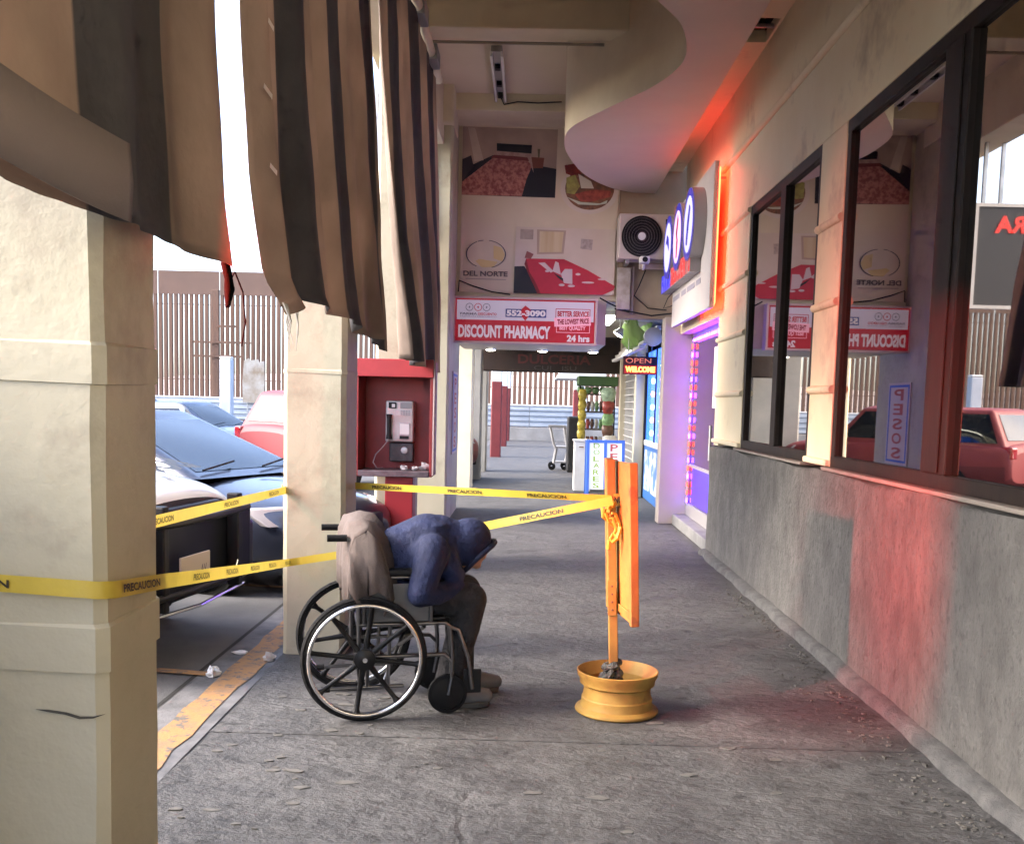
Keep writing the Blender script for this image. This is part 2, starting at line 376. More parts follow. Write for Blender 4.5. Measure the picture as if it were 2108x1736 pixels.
# strip of ceiling between the balcony and the wall, with an open vent
strip = MB().box(1.45, XW + .002, -8, 8.55, TOPZ, TOPZ + .1).box(1.45, XW + .002, 9.1, 14, TOPZ, TOPZ + .1).box(1.45, 1.70, 8.55, 9.1, TOPZ, TOPZ + .1).box(1.93, XW + .002, 8.55, 9.1, TOPZ, TOPZ + .1)
strip.build('ceiling_strip', M_WALL, bld)
v = MB().box(1.66, 1.96, 8.5, 9.15, TOPZ + .26, TOPZ + .28).box(1.66, 1.70, 8.5, 9.15, TOPZ + .1, TOPZ + .26).box(1.93, 1.96, 8.5, 9.15, TOPZ + .1, TOPZ + .26).build('vent', M_DARKGAP, bld)
MB().box(1.70, 1.93, 8.80, 8.83, TOPZ + .02, TOPZ + .05).build('bar', M_STEEL, v)
# door recess
B('wall', M_WALL, bld, 2.12, 2.3, 10.85, 13.6, 2.52, 6)
B('wall', M_WALL, bld, XW + .0, 2.3, 10.60, 10.852, 1.165, 1.19)
ret = MB().box(1.745, 2.4, 13.6, 13.9, 0, 2.72).build('return_wall', mat('return_wall_paint', (.40, .34, .30), .6, col2=(.44, .38, .33), nscale=2, bump=.3, bscale=12, bdist=.006), bld, bevel=.01); ret['label'] = 'narrow cream return wall lit purple beside the door'
B('wall', M_TAN, bld, 1.13, 2.4, 14.0, 14.2, 2.72, 6)
B('wall', M_WALL, bld, 1.95, 2.15, 10.85, 13.6, 2.50, TOPZ + 1.2)
stp = MB().box(1.93, 2.3, 10.86, 13.59, 0, .14).build('step', mat('step_concrete', (.13, .13, .135), .7, col2=(.2, .2, .2), nscale=4, bump=.5, bscale=25, bdist=.01), bld, bevel=.015)
door = MB().box(2.10, 2.15, 11.0, 11.09, .14, 2.48).box(2.10, 2.15, 13.46, 13.55, .14, 2.48).box(2.098, 2.152, 11.0, 13.55, 2.40, 2.5).box(2.098, 2.152, 11.0, 13.55, .14, .30).build('door', M_ALU, bld, bevel=.005)
MB().box(2.12, 2.13, 11.088, 13.462, .30, 2.40).build('pane', M_DOORGLASS, door)
MB().tube([(2.07, 11.75, .95), (2.07, 11.75, 1.35)], .018, 8).build('handle', M_STEEL, door, smooth=60)
MB().box(2.112, 2.118, 11.5, 11.95, 1.55, 2.25).build('notice', M_WHITE, door)
MB().box(2.112, 2.118, 11.2, 13.2, .32, .78).build('lit_panel', glow('blue_panel_glow', (.10, .02, 1.0), .6), door)
MB().box(2.105, 2.13, 11.1, 13.45, .78, .82).build('rail', M_ALU, door, bevel=.003)
led = thing('led_strip', 'strip of blue and red lights outlining the door frame', 'LED strip', (2.09, 12.3, .3))
LB, LR, LP = glow('led_blue', (.05, .012, 1.0), 25), glow('led_red', (1.0, .05, .03), 3), glow('led_violet', (.22, .02, 1.0), 18)
pos = [(13.42, .34 + .105 * i) for i in range(20)] + [(13.3 - .16 * i, 2.41) for i in range(15)]
for i, (y, z) in enumerate(pos):
    ly = .03 if i < 20 else .05; lz = .03 if i < 20 else .018
    m = (LB if i % 3 == 0 else LP) if i >= 20 else (LB, LR, LR, LP, LR)[i % 5]
    MB().box(2.082, 2.10, y - ly, y + ly, z - lz, z + lz).build('led', m, led)
# illuminated fascia sign above the door: white tray on stand-offs with red light behind it
sg = thing('fascia_sign', 'white lightbox sign with three oval emblems glowing red around its edge', 'sign', (1.82, 12, 2.55))
MB().box(1.80, 1.85, 10.62, 13.40, 2.57, 4.03).build('tray', mat('sign_tray', (.60, .57, .57), .4, col2=(.55, .52, .52), nscale=2), sg, bevel=.006)
RG = glow('red_backlight', (1.0, .025, .008), 16)
for y0, y1, z0, z1 in ((10.66, 10.70, 2.62, 3.98), (10.7, 11.9, 2.60, 2.64), (10.7, 12.2, 3.95, 3.99)):
    MB().box(1.856, 1.872, y0, y1, z0, z1).build('light_strip', RG, sg)
for y in (10.8, 12, 13.2):
    MB().tube([(1.85, y, 3.9), (1.97, y, 3.9)], .012, 6).build('bracket', M_STEEL, sg, smooth=60)
MV = frame_M((1.80, 0, 0), (0, -1, 0), (0, 0, 1))     # panel coordinates: x = -Y, y = Z, facing -X
GB, GW = glow('emblem_blue', (.03, .02, .35), .5), glow('emblem_light', (.55, .50, 1.0), .62)
for i, y in enumerate((11.35, 12.2, 13.02)):
    Mt = MV @ Matrix.Translation((-y, 3.52, .0)) @ Matrix.Diagonal((1, 1.0, 1, 1))
    o = MB().lathe([(.385, 0), (.385, .13), (.36, .135)], 40, 0, Mt).build('oval_emblem', mat('emblem_side', (.42, .40, .42), .4), sg, smooth=40)
    MB().lathe([(.383, .136), (.30, .137)], 40, 0, Mt, cap=False).build('rim', GB, o)
    MB().lathe([(.30, .1375), (0.0, .1375)], 40, 0, Mt).build('face', glow('emblem_pink', (.9, .5, .85), .62) if i == 1 else GW, o)
    if i == 0: mk = [(-.12, -.2), (-.02, -.22), (.06, .0), (.13, .16), (.05, .2), (-.05, .05)]
    elif i == 1: mk = [(-.03, -.24), (.05, -.24), (.09, -.05), (.02, .02), (.10, .18), (.03, .25), (-.08, .05), (-.01, -.03)]
    else: mk = [(-.16, .05), (-.05, .16), (.1, .1), (.16, -.06), (.05, .0), (-.06, .06)]
    MB().prism(mk, .003, 0, Mt @ Matrix.Translation((0, 0, .139))).build('symbol', GB if i != 1 else mat('symbol_red', (.4, .02, .05), .5), o)
GBl, GRd = glow('letter_blue', (.03, .03, .8), .8), glow('letter_red', (.9, .03, .03), .55)
y = 13.62
for i, c in enumerate('FARMADESCUENTO'):
    wd = .155
    me = text_mesh(c, .13, .22, 0, .06); mbm = MB()
    vs = [v.co.copy() for v in me.vertices]; fs = [tuple(p.vertices) for p in me.polygons]; bpy.data.meshes.remove(me)
    Mt = MV @ Matrix.Translation((-(y - .08 - i * .172), 3.12, .12))
    mbm.add(vs, fs, 0, Mt)
    mbm.box(-.068, .068, -.112, .112, -.12, -.003, 1, Mt)
    mbm.build('letter', [GBl if i < 5 else GRd, mat('letter_can', (.30, .28, .30), .4)], sg)
for i, (a, b) in enumerate(((13.3, 12.75), (12.6, 12.25), (12.15, 11.6), (11.5, 11.2))):
    MB().box(-a, -b, 2.88, 2.94, .002, .004, 0, MV).build('small_lettering', mat('small_letter_grey', (.30, .29, .36), .5), sg)

# ================================================================= ARCADE: CEILING, BEAMS, BALCONY, END WALL
arc = thing('arcade_building', 'cream plastered arcade ceiling with beams and a wavy balcony underside', 'building', (0, 8, 0))
CZ = 5.40
B('ceiling', M_CEIL, arc, -1.62, 2.3, -8, 14.2, CZ, CZ + .25)
def beam(y0, y1, z0, x0=-1.5, x1=1.9):
    return MB().box(x0, x1, y0, y1, z0, CZ + .01).build('beam', M_FASCIA, arc, bevel=.012)
beam(9.8, 10.1, 4.98); beam(13.25, 14.0, 5.19); beam(6.15, 6.45, 4.98); beam(2.6, 2.95, 4.98)
MB().box(-1.55, -1.15, -8, 14.0, 4.72, CZ + .012).build('edge_beam', M_CREAM, arc, bevel=.012)
MB().box(-1.34, -1.02, 12.9, 13.7, 4.95, CZ + .013).build('corbel', M_CREAM, arc, bevel=.02)
# pipe along the beam
MB().tube([(-1.1, 10.13, 4.96), (.62, 10.13, 4.96)], .014, 6).build('conduit', mat('conduit_paint', (.35, .29, .22), .5), arc, smooth=60)
# wavy balcony: one smooth outline (X, Y), a fascia wall along it and a soffit behind it
SZ = 4.37
def catmull(P, n=8):
    out = []
    for i in range(1, len(P) - 2):
        p0, p1, p2, p3 = [Vector(p) for p in P[i - 1:i + 3]]
        for t in [j / n for j in range(n)]:
            out.append(.5 * ((2 * p1) + (-p0 + p2) * t + (2 * p0 - 5 * p1 + 4 * p2 - p3) * t * t + (-p0 + 3 * p1 - 3 * p2 + p3) * t ** 3))
    out.append(Vector(P[-2])); return out
outl = [(.9, -5, 0), (.35, -3, 0), (.75, -1.2, 0), (1.15, .4, 0), (.85, 1.9, 0), (.38, 3.2, 0), (.30, 4.4, 0), (.45, 5.6, 0), (.72, 7.05, 0), (.80, 7.42, 0), (1.05, 7.92, 0), (1.175, 8.5, 0), (1.16, 8.92, 0), (1.0, 9.44, 0), (.665, 10.1, 0), (.36, 10.78, 0), (.30, 11.33, 0), (.365, 12.0, 0), (.60, 12.95, 0), (.95, 13.65, 0), (1.3, 13.96, 0), (1.58, 14.0, 0), (1.6, 14.3, 0)]
cv = catmull(outl, 10)
fa = MB().grid([[(p.x, p.y, SZ) for p in cv], [(p.x, p.y, SZ + .5) for p in cv], [(p.x, p.y, CZ) for p in cv]]).build('balcony_fascia', M_FASCIA, arc, smooth=180)
so = MB().grid([[(p.x, p.y, SZ + .001) for p in cv], [(max(1.60, p.x + .01), p.y, SZ + .001) for p in cv]])
so.grid([[(1.60, p.y, SZ + .001) for p in cv], [(1.60, p.y, CZ) for p in cv]])
so.build('balcony_soffit', M_SOFFIT, arc)
# end wall carrying the murals, and the low passage beyond
B('end_wall', M_CREAM, arc, -1.034, 1.13, 14.0, 14.25, 2.95, CZ + .2)
B('lintel', M_CREAM, arc, -1.034, 1.0, 14.02, 15.9, 2.36, 2.95)
B('passage_ceiling', mat('passage_ceiling_paint', (.48, .45, .38), .7), arc, -1.55, 2.3, 14.25, 21.6, 2.96, 3.2)
B('roof_slab', M_CREAM, arc, -1.7, 2.4, 14.2, 23, 3.3, 3.5)
B('back_wall', mat('shop_wall_cream', (.55, .48, .36), .6), arc, 2.25, 2.4, 13.9, 26, 0, 3)
B('lintel', mat('dark_brown_lintel', (.035, .025, .02), .7, col2=(.06, .04, .03), nscale=5, bump=.4, bscale=20, bdist=.01), arc, -1.5, 2.3, 22.0, 22.25, 2.22, 3.2)
MB().box(-1.36, -1.24, 13.02, 13.046, 3.6, 4.7).build('cover_plate', M_WHITE, arc)

# pillars
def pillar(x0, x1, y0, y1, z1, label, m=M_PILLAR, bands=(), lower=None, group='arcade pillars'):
    p = thing('pillar', label, 'pillar', ((x0 + x1) / 2, (y0 + y1) / 2, 0), group=group)
    n = 26; c = .028
    poly = [(x0 + c, y0), (x1 - c, y0), (x1, y0 + c), (x1, y1 - c), (x1 - c, y1), (x0 + c, y1), (x0, y1 - c), (x0, y0 + c)]
    rows = []
    z0 = lower[0] if lower else 0
    for i in range(n + 1):
        z = z0 + (z1 - z0) * i / n
        rows.append([(x + random.uniform(-.003, .003), y + random.uniform(-.003, .003), z) for x, y in poly])
    mb = MB().grid(rows, wrap=True); mb.add(rows[-1], [tuple(range(8))])
    mb.build('shaft', m, p, smooth=30)
    if lower: MB().prism(poly, lower[0], 0).build('painted_base', lower[1], p)
    for za, zb, e in bands:
        # sagging steel strap under paint
        rr = [(x + (e if x > (x0 + x1) / 2 else -e), y + (e if y > (y0 + y1) / 2 else -e)) for x, y in poly]
        MB().grid([[(x, y, za - .012 * math.sin(i)) for i, (x, y) in enumerate(poly)], [(x, y, za - .010 * math.sin(i)) for i, (x, y) in enumerate(rr)], [(x, y, zb - .012 * math.sin(i)) for i, (x, y) in enumerate(rr)], [(x, y, zb) for x, y in poly]], wrap=True).build('strap', m, p, smooth=30)
    return p
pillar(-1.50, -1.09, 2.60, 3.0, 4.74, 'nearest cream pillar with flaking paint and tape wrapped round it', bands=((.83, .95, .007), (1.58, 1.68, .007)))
p1_ = [o for o in bpy.data.objects if o.name == 'pillar'][0]
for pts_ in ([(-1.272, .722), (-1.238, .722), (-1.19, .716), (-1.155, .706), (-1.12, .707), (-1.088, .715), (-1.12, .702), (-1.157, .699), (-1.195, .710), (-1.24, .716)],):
    MB().prism(pts_, .002, 0, frame_M((0, 2.5965, 0), (1, 0, 0), (0, 0, 1))).build('crack', mat('dark_crack', (.06, .055, .045), .9), p1_)  # flat dark sliver drawn as the crack
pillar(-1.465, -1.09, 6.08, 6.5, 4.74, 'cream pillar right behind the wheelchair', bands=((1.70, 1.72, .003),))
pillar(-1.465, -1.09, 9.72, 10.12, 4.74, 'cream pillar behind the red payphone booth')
pillar(-1.465, -1.035, 13.05, 14.95, 5.39, 'cream pillar under the left end of the pharmacy sign')
pillar(-1.40, -.965, 17.4, 17.86, 2.97, 'cream pillar inside the passage beyond the pharmacy sign', M_WALL, group='passage pillars')
MG = mat('grey_pillar_paint', (.27, .27, .25), .7, col2=(.34, .33, .30), nscale=2, bump=.4, bscale=10, bdist=.008)
pillar(-1.42, -.97, 20.6, 21.1, 2.97, 'grey pillar second along the passage', MG, group='passage pillars')
pillar(-1.45, -.95, 23.0, 23.5, 3.3, 'grey pillar at the dark far end of the passage', MG, group='passage pillars')
MRP = mat('red_post_paint', (.15, .016, .018), .7, col2=(.11, .013, .015), nscale=3)
for y, w, lab in ((29.3, .30, 'nearest red and white painted post beyond the passage'), (36.7, .40, 'middle red and white painted post beyond the passage'), (42.0, .40, 'farthest left red and white painted post before the barrier')):
    pillar(-.80 - w, -.80, y, y + w, 3.6, lab, M_WHITE, lower=(2.15, MRP), group='red and white posts')
pillar(1.75, 2.1, 41.5, 41.8, 3.6, 'red and white post right of the corrugated barrier', M_WHITE, lower=(2.15, MRP), group='red and white posts')

# ================================================================= AWNING CURTAINS
def curtain_mat(name, n, tan, dark, ph):
    m = bpy.data.materials.new(name); m.use_nodes = True; Nn, L = m.node_tree.nodes, m.node_tree.links
    p = Nn['Principled BSDF']; p.inputs['Roughness'].default_value = .8
    uv = Nn.new('ShaderNodeUVMap'); sx = Nn.new('ShaderNodeSeparateXYZ'); L.new(uv.outputs[0], sx.inputs[0])
    a = Nn.new('ShaderNodeMath'); a.operation = 'MULTIPLY_ADD'; a.inputs[1].default_value = n; a.inputs[2].default_value = ph; L.new(sx.outputs[0], a.inputs[0])
    fr = Nn.new('ShaderNodeMath'); fr.operation = 'PINGPONG'; fr.inputs[1].default_value = 1.0; L.new(a.outputs[0], fr.inputs[0])
    gt = Nn.new('ShaderNodeMapRange'); gt.inputs['From Min'].default_value = .49; gt.inputs['From Max'].default_value = .51; L.new(fr.outputs[0], gt.inputs[0])
    tc = Nn.new('ShaderNodeTexCoord'); nz = Nn.new('ShaderNodeTexNoise'); nz.inputs['Scale'].default_value = 2.5; nz.inputs['Detail'].default_value = 7; L.new(tc.outputs['Object'], nz.inputs[0])
    mx = Nn.new('ShaderNodeMix'); mx.data_type = 'RGBA'; L.new(gt.outputs[0], mx.inputs[0]); mx.inputs[6].default_value = (*tan, 1); mx.inputs[7].default_value = (*dark, 1)
    m2 = Nn.new('ShaderNodeMix'); m2.data_type = 'RGBA'; m2.blend_type = 'MULTIPLY'; m2.inputs[0].default_value = .85
    L.new(mx.outputs[2], m2.inputs[6]); L.new(nz.outputs[0], m2.inputs[7])
    g2 = Nn.new('ShaderNodeMix'); g2.data_type = 'RGBA'; g2.inputs[0].default_value = .8; L.new(mx.outputs[2], g2.inputs[6]); L.new(m2.outputs[2], g2.inputs[7])
    L.new(g2.outputs[2], p.inputs['Base Color'])
    t = Nn.new('ShaderNodeBsdfTranslucent'); L.new(g2.outputs[2], t.inputs[0]); ms = Nn.new('ShaderNodeMixShader'); ms.inputs[0].default_value = .35
    L.new(p.outputs[0], ms.inputs[1]); L.new(t.outputs[0], ms.inputs[2]); L.new(ms.outputs[0], Nn['Material Output'].inputs[0])
    nb = Nn.new('ShaderNodeTexNoise'); nb.inputs['Scale'].default_value = 9; nb.inputs['Detail'].default_value = 8; L.new(tc.outputs['Object'], nb.inputs[0])
    bp = Nn.new('ShaderNodeBump'); bp.inputs['Strength'].default_value = .5; bp.inputs['Distance'].default_value = .02; L.new(nb.outputs[0], bp.inputs['Height']); L.new(bp.outputs[0], p.inputs['Normal'])
    return m
RZ = 4.66
def lerp_tab(tab, z):
    for (za, a), (zb, b) in zip(tab[:-1], tab[1:]):
        if za >= z >= zb: return a + (b - a) * (za - z) / (za - zb)
    return tab[-1][1] if z < tab[-1][0] else tab[0][1]
def curtain(near, far, hem, nst, label, ph=0.0, fold=.05, nf=5.0, seed=0, curl=0.0, hemfold=False):
    """near / far: tables (z, Y) of the two side edges; hem(u) is the height of the lower edge"""
    rnd = random.Random(seed); NU, NV = 90, 60; vs = []; uvs = []
    fr = [rnd.uniform(0, 6.28) for _ in range(6)]
    for j in range(NV + 1):
        tv = j / NV
        for i in range(NU + 1):
            u = i / NU; z = RZ + (hem(u) - RZ) * tv
            ya, yb = lerp_tab(near, z), lerp_tab(far, z)
            y = ya + (yb - ya) * u
            amp = fold * (.15 + .85 * tv ** 1.2)
            x = -1.0 + amp * (math.sin(u * nf * 6.283 + fr[0] + .8 * tv) * .6 + .35 * math.sin(u * nf * 2.3 * 6.283 + fr[1] - 1.5 * tv) + .25 * math.sin(tv * 5 + fr[2] + u * 3))
            y += .02 * tv * math.sin(u * 40 + fr[3])
            x += .016 * noise3.noise((u * 9, tv * 3.0, seed)) * (.3 + tv) + .010 * noise3.noise((u * 26, tv * 7, seed + 5)); z += .010 * noise3.noise((u * 14, seed, tv * 4)) * tv
            if curl: 
                k = max(0, 1 - u / .16); x -= curl * k * k * (.2 + .8 * tv); 
            if hemfold and tv > .93: x += .012 * math.sin((tv - .93) / .07 * 3.14)
            vs.append((x, y, z)); uvs.append((u, 1 - tv))
    fs = [(j * (NU + 1) + i, j * (NU + 1) + i + 1, (j + 1) * (NU + 1) + i + 1, (j + 1) * (NU + 1) + i) for j in range(NV) for i in range(NU)]
    me = bpy.data.meshes.new('awning_curtain'); me.from_pydata(vs, [], fs)
    ul = me.uv_layers.new(name='UVMap')
    for p in me.polygons:
        for li, vi in zip(p.loop_indices, p.vertices): ul.data[li].uv = uvs[vi]
    me.materials.append(curtain_mat('striped_canvas_%d' % seed, nst, (.47, .365, .30), (.13, .124, .132), ph))
    t = thing('awning_curtain', label, 'awning', (-1.0, near[-1][1], 1.9), group='awning curtains')
    o = link('canvas', me, t, smooth=180); 
    md = o.modifiers.new('solid', 'SOLIDIFY'); md.thickness = .0025
    return t
c1 = curtain([(RZ, .9), (1.9, .9)], [(RZ, 3.05), (2.75, 3.25), (2.2, 3.34), (1.9, 3.38)], lambda u: 1.985 - .03 * u + .012 * math.sin(u * 9), 4.52, 'striped canvas curtain over the nearest pillar', ph=-.136, fold=.035, nf=3, seed=1)
band = []
for i in range(60):
    y = .9 + 1.56 * i / 59; zb = 1.985 - .03 * ((y - .9) / 2.48) + .012 * math.sin((y - .9) / 2.48 * 9)
    band.append((y, zb - .006, zb + .165 + .01 * math.sin(y * 3)))
MB().grid([[(-.955, y, z0) for y, z0, z1 in band], [(-.950, y, (z0 + z1) / 2) for y, z0, z1 in band], [(-.957, y, z1) for y, z0, z1 in band]]).build('hem_band', mat('hem_canvas', (.20, .17, .17), .8, bump=.4, bscale=12, bdist=.01), c1, smooth=180, solid=.004)
c2 = curtain([(RZ, 3.2), (2.88, 3.57), (2.35, 3.71), (2.0, 3.89), (1.9, 4.25)], [(RZ, 5.95), (3.89, 6.26), (1.88, 7.0)], lambda u: (1.89 + .10 * min(1, u / .2) if u < .2 else 1.99 - .05 * (u - .2) / .5 if u < .7 else 1.94 - .06 * (u - .7) / .3) + .012 * math.sin(u * 16), 6.0, 'torn striped canvas curtain hanging between the first two pillars', ph=-.45, fold=.07, nf=4, seed=2)
c3 = curtain([(RZ, 6.15), (3.98, 6.5), (2.95, 7.15), (1.87, 8.03)], [(RZ, 10.25), (1.85, 11.05)], lambda u: 1.87 - .03 * u + .01 * math.sin(u * 14), 6.2, 'striped canvas curtain farthest away above the red payphone booth', ph=-.35, fold=.09, nf=5, seed=3)
# repair tape and torn edges on the middle curtain
for (y, z, w) in ((3.72, 2.62, .10), (3.80, 2.37, .085), (3.78, 3.02, .06), (3.76, 2.86, .06)):
    MB().add([(-.955, y - w / 2, z), (-.95, y + w / 2, z - .012), (-.949, y + w / 2, z + .006), (-.953, y - w / 2, z + .016)], [(0, 1, 2, 3)]).build('torn_slit', M_WHITEP, c2)
for i in range(6):
    y = 4.15 + i * .05; MB().tube([(-1.0, y, 1.93), (-1.0 + random.uniform(-.03, .03), y + .02, 1.86), (-1.0, y + .03, 1.93 - random.uniform(.1, .22))], [.006, .004, .001], 5).build('loose_thread', mat('pale_thread', (.5, .48, .44), .8), c2)
# knotted cord hanging from the near curtain's corner
cord = thing('cord', 'frayed cord hanging from the lower corner of the nearest curtain', 'cord', (-1.0, 3.38, 1.7))
MB().tube([(-1.0, 3.38, 2.05), (-1.01, 3.40, 1.98), (-.995, 3.385, 1.93), (-1.0, 3.41, 1.9), (-1.0, 3.39, 1.84)], [.012, .016, .014, .018, .008], 7).build('knot', mat('black_cord', (.003, .003, .003), .9, spec=.05), cord, smooth=60)
MB().tube([(-1.0, 3.41, 1.92), (-.99, 3.44, 1.96), (-.98, 3.50, 1.90), (-.98, 3.53, 1.80), (-.99, 3.52, 1.72)], .003, 5).build('strand', MATS['black_cord'], cord)
rail = thing('awning_rail', 'white painted awning rail fixed under the ceiling edge', 'rail', (-.99, 4, 4.7))
MB().tube([(-.99, .5, 4.72), (-.99, 10.5, 4.72)], .045, 10).build('tube', M_CREAM, rail, smooth=60)
for y in (8.75, 9.85, 7.4, 5.6, 3.1):
    MB().box(-1.06, -.93, y - .16, y + .16, 4.66, 4.80).build('clamp', M_GREYP, rail, bevel=.01)

# ================================================================= CEILING FIXTURES
fl = thing('fluorescent_fitting', 'unlit fluorescent batten without tubes on the arcade ceiling', 'light fitting', (-.4, 12.2, 5.38))
MB().box(-.52, -.40, 11.5, 13.2, 5.33, 5.395).build('housing', mat('fitting_grey', (.35, .33, .31), .5), fl, bevel=.004)
MB().box(-.53, -.505, 11.5, 13.2, 5.28, 5.335).build('side_rail', M_WHITEP, fl); MB().box(-.415, -.39, 11.5, 13.2, 5.28, 5.335).build('side_rail', M_WHITEP, fl)
for y in (11.9, 12.5, 12.95): MB().box(-.49, -.43, y, y + .09, 5.28, 5.331).build('lamp_holder', M_BLACK, fl)
tag(MB().tube([(-.46, 13.2, 5.34), (-.42, 13.22, 5.26), (-.25, 13.235, 5.30), (0, 13.235, 5.29), (.3, 13.235, 5.31)], .008, 5).build('cable', M_BLACK, None, smooth=60), 'black cable running from the fluorescent fitting to the balcony', 'cable')

# ================================================================= MURAL PANEL ON THE END WALL
PX0, PX1, PZ0, PZ1 = -.985, 1.10, 3.02, 5.20
mural = thing('mural_panel', 'large printed hotel panel with bedroom pictures on the end wall', 'billboard', (0, 14, 3))
MB().box(PX0, PX1, 13.975, 13.998, PZ0, PZ1).build('panel', M_PANEL, mural)
MP = frame_M((PX0, 13.975, PZ1), (1, 0, 0), (0, 0, 1))
def pp(c): return ((c[0] - 35) / 1460.0 * (PX1 - PX0), -(c[1] - 45) / 1645.0 * (PZ1 - PZ0))
lay = [0]
def art(name, poly, m, par):
    lay[0] += 1
    return MB().add([(*pp(c), .0015 + .0007 * lay[0]) for c in poly], [tuple(range(len(poly)))], 0, MP).build(name, m, par)
def pm(name, c, c2=None, sc=6, **k):
    c = tuple(min(.78, v * 1.4) for v in c); c2 = c2 and tuple(min(.78, v * 1.4) for v in c2)
    return mat('print_' + name, c, .55, col2=c2, nscale=sc, **k)
bed = art('bedroom_picture', [(38, 60), (920, 72), (910, 740), (38, 728)], pm('room_wall', (.34, .245, .20), (.25, .175, .145), 1.5), mural)
art('floor', [(38, 480), (330, 330), (700, 420), (915, 455), (910, 738), (38, 727)], pm('room_floor', (.012, .012, .02)), bed)
art('curtain', [(85, 70), (150, 72), (235, 385), (150, 400)], pm('curtain', (.42, .34, .29), (.36, .28, .24), 4), bed)
art('nightstand', [(680, 345), (800, 350), (790, 450), (690, 455)], pm('wood', (.16, .05, .035)), bed)
art('cabinet', [(38, 380), (120, 340), (145, 450), (38, 590)], pm('dark_cabinet', (.03, .022, .03)), bed)
art('bedspread', [(38, 600), (330, 355), (640, 375), (690, 430), (640, 560), (600, 730), (38, 727)], pm('floral', (.36, .15, .13), (.20, .055, .055), 22, lo=.42, hi=.58), bed)
art('blanket_edge', [(300, 360), (340, 325), (650, 350), (660, 385), (330, 362)], pm('maroon', (.14, .03, .03)), bed)
art('pillow_strip', [(340, 292), (675, 318), (705, 500), (660, 385), (640, 345), (335, 332)], pm('pillow', (.36, .24, .21), (.27, .16, .14), 18), bed)
art('headboard', [(355, 218), (682, 230), (680, 312), (358, 292)], pm('black', (.010, .009, .012)), bed)
art('lamp', [(735, 265), (760, 265), (755, 348), (742, 348)], pm('lamp', (.10, .08, .05)), bed)
def ell(cx, cy, rx, ry, n=36, a0=0, a1=360): return [(cx + rx * math.cos(R(a0 + (a1 - a0) * i / n)), cy + ry * math.sin(R(a0 + (a1 - a0) * i / n))) for i in range(n + (a1 - a0 < 360))]
dish = art('plate_picture', ell(1230, 650, 272, 240), pm('plate_rim', (.50, .42, .38)), mural)
art('plate', ell(1230, 640, 228, 210), pm('food_dark', (.10, .05, .035), (.22, .09, .05), 16), dish)
art('fruit', [(990, 420), (1080, 400), (1150, 500), (1060, 520), (1005, 500)], pm('food_red', (.22, .03, .025), (.14, .02, .02), 14), dish)
art('salad', [(1010, 540), (1090, 510), (1140, 620), (1090, 700), (1015, 690)], pm('food_green', (.30, .28, .08), (.2, .17, .06), 20), dish)
art('napkin', [(1120, 500), (1240, 570), (1270, 640), (1150, 640)], pm('food_white', (.50, .44, .38)), dish)
art('meat', [(1090, 700), (1180, 670), (1300, 650), (1430, 660), (1420, 720), (1250, 770), (1150, 770)], pm('food_meat', (.33, .07, .05), (.18, .035, .03), 18), dish)
art('fork', [(1010, 725), (1150, 775), (1330, 785), (1400, 750), (1390, 785), (1300, 803), (1130, 800)], pm('cutlery', (.42, .42, .36)), dish)
em = art('emblem', ell(277, 1310, 180, 135), pm('emblem_field', (.50, .42, .33), (.46, .38, .30), 3), mural)
art('patch', [(345, 1220), (420, 1240), (455, 1310), (430, 1380), (350, 1350)], pm('emblem_gold', (.50, .38, .18)), em)
art('patch', [(180, 1380), (215, 1358), (390, 1385), (350, 1435), (240, 1442)], pm('emblem_gold', (.50, .38, .18)), em)
for a0, a1 in ((118, 242), (-72, 72), (245, 262), (278, 292)):
    o1 = ell(277, 1310, 188, 140, 30, a0, a1); i1 = ell(277, 1310, 178 if abs(a1 - a0) > 40 else 183, 134, 30, a0, a1)
    art('ring', o1 + i1[::-1], pm('ring', (.045, .045, .065)), em)
def mtext(name, s, c0, c1, m, bold=.03):
    a = pp(c0); b = pp(c1); lay[0] += 1
    return text(name, s, b[0] - a[0], a[1] - b[1], m, mural, MP @ Matrix.Translation(((a[0] + b[0]) / 2, (a[1] + b[1]) / 2, .0015 + .0007 * lay[0])), bold)
mtext('lettering', 'DEL NORTE', (68, 1478), (485, 1530), pm('ink', (.10, .075, .075)), .035)
art('underline', [(90, 1552), (470, 1556), (470, 1564), (90, 1562)], pm('ink_light', (.3, .23, .21)), mural)
rm = art('room_picture', [(555, 1030), (1485, 1040), (1485, 1690), (545, 1690)], pm('room2_wall', (.50, .41, .365), (.46, .37, .32), 2), mural)
art('picture_frame', [(595, 1055), (718, 1058), (716, 1155), (595, 1153)], pm('frame1', (.34, .26, .23), (.28, .21, .19), 12), rm)
art('window_picture', [(750, 1055), (1022, 1060), (1005, 1290), (755, 1300)], pm('win_frame', (.34, .24, .20)), rm)
art('window_glass', [(775, 1072), (1000, 1075), (985, 1272), (775, 1280)], pm('win_lit', (.50, .40, .28), (.42, .29, .17), 3, stretch=(3, 1, .1)), rm)
art('picture_frame', [(1165, 1137), (1275, 1145), (1268, 1248), (1160, 1235)], pm('frame2', (.26, .20, .19), (.38, .30, .28), 26), rm)
art('dark_floor', [(548, 1425), (640, 1420), (760, 1600), (780, 1690), (545, 1690)], pm('room_floor', (.012, .012, .02)), rm)
art('bed_head', [(640, 1340), (660, 1270), (725, 1300), (700, 1345)], pm('maroon2', (.20, .06, .06)), rm)
art('red_bedspread', [(655, 1345), (1010, 1343), (1240, 1450), (1495, 1600), (1480, 1640), (1380, 1690), (800, 1690), (740, 1560), (690, 1480)], pm('red_spread', (.42, .022, .045), (.36, .02, .04), 5), rm)
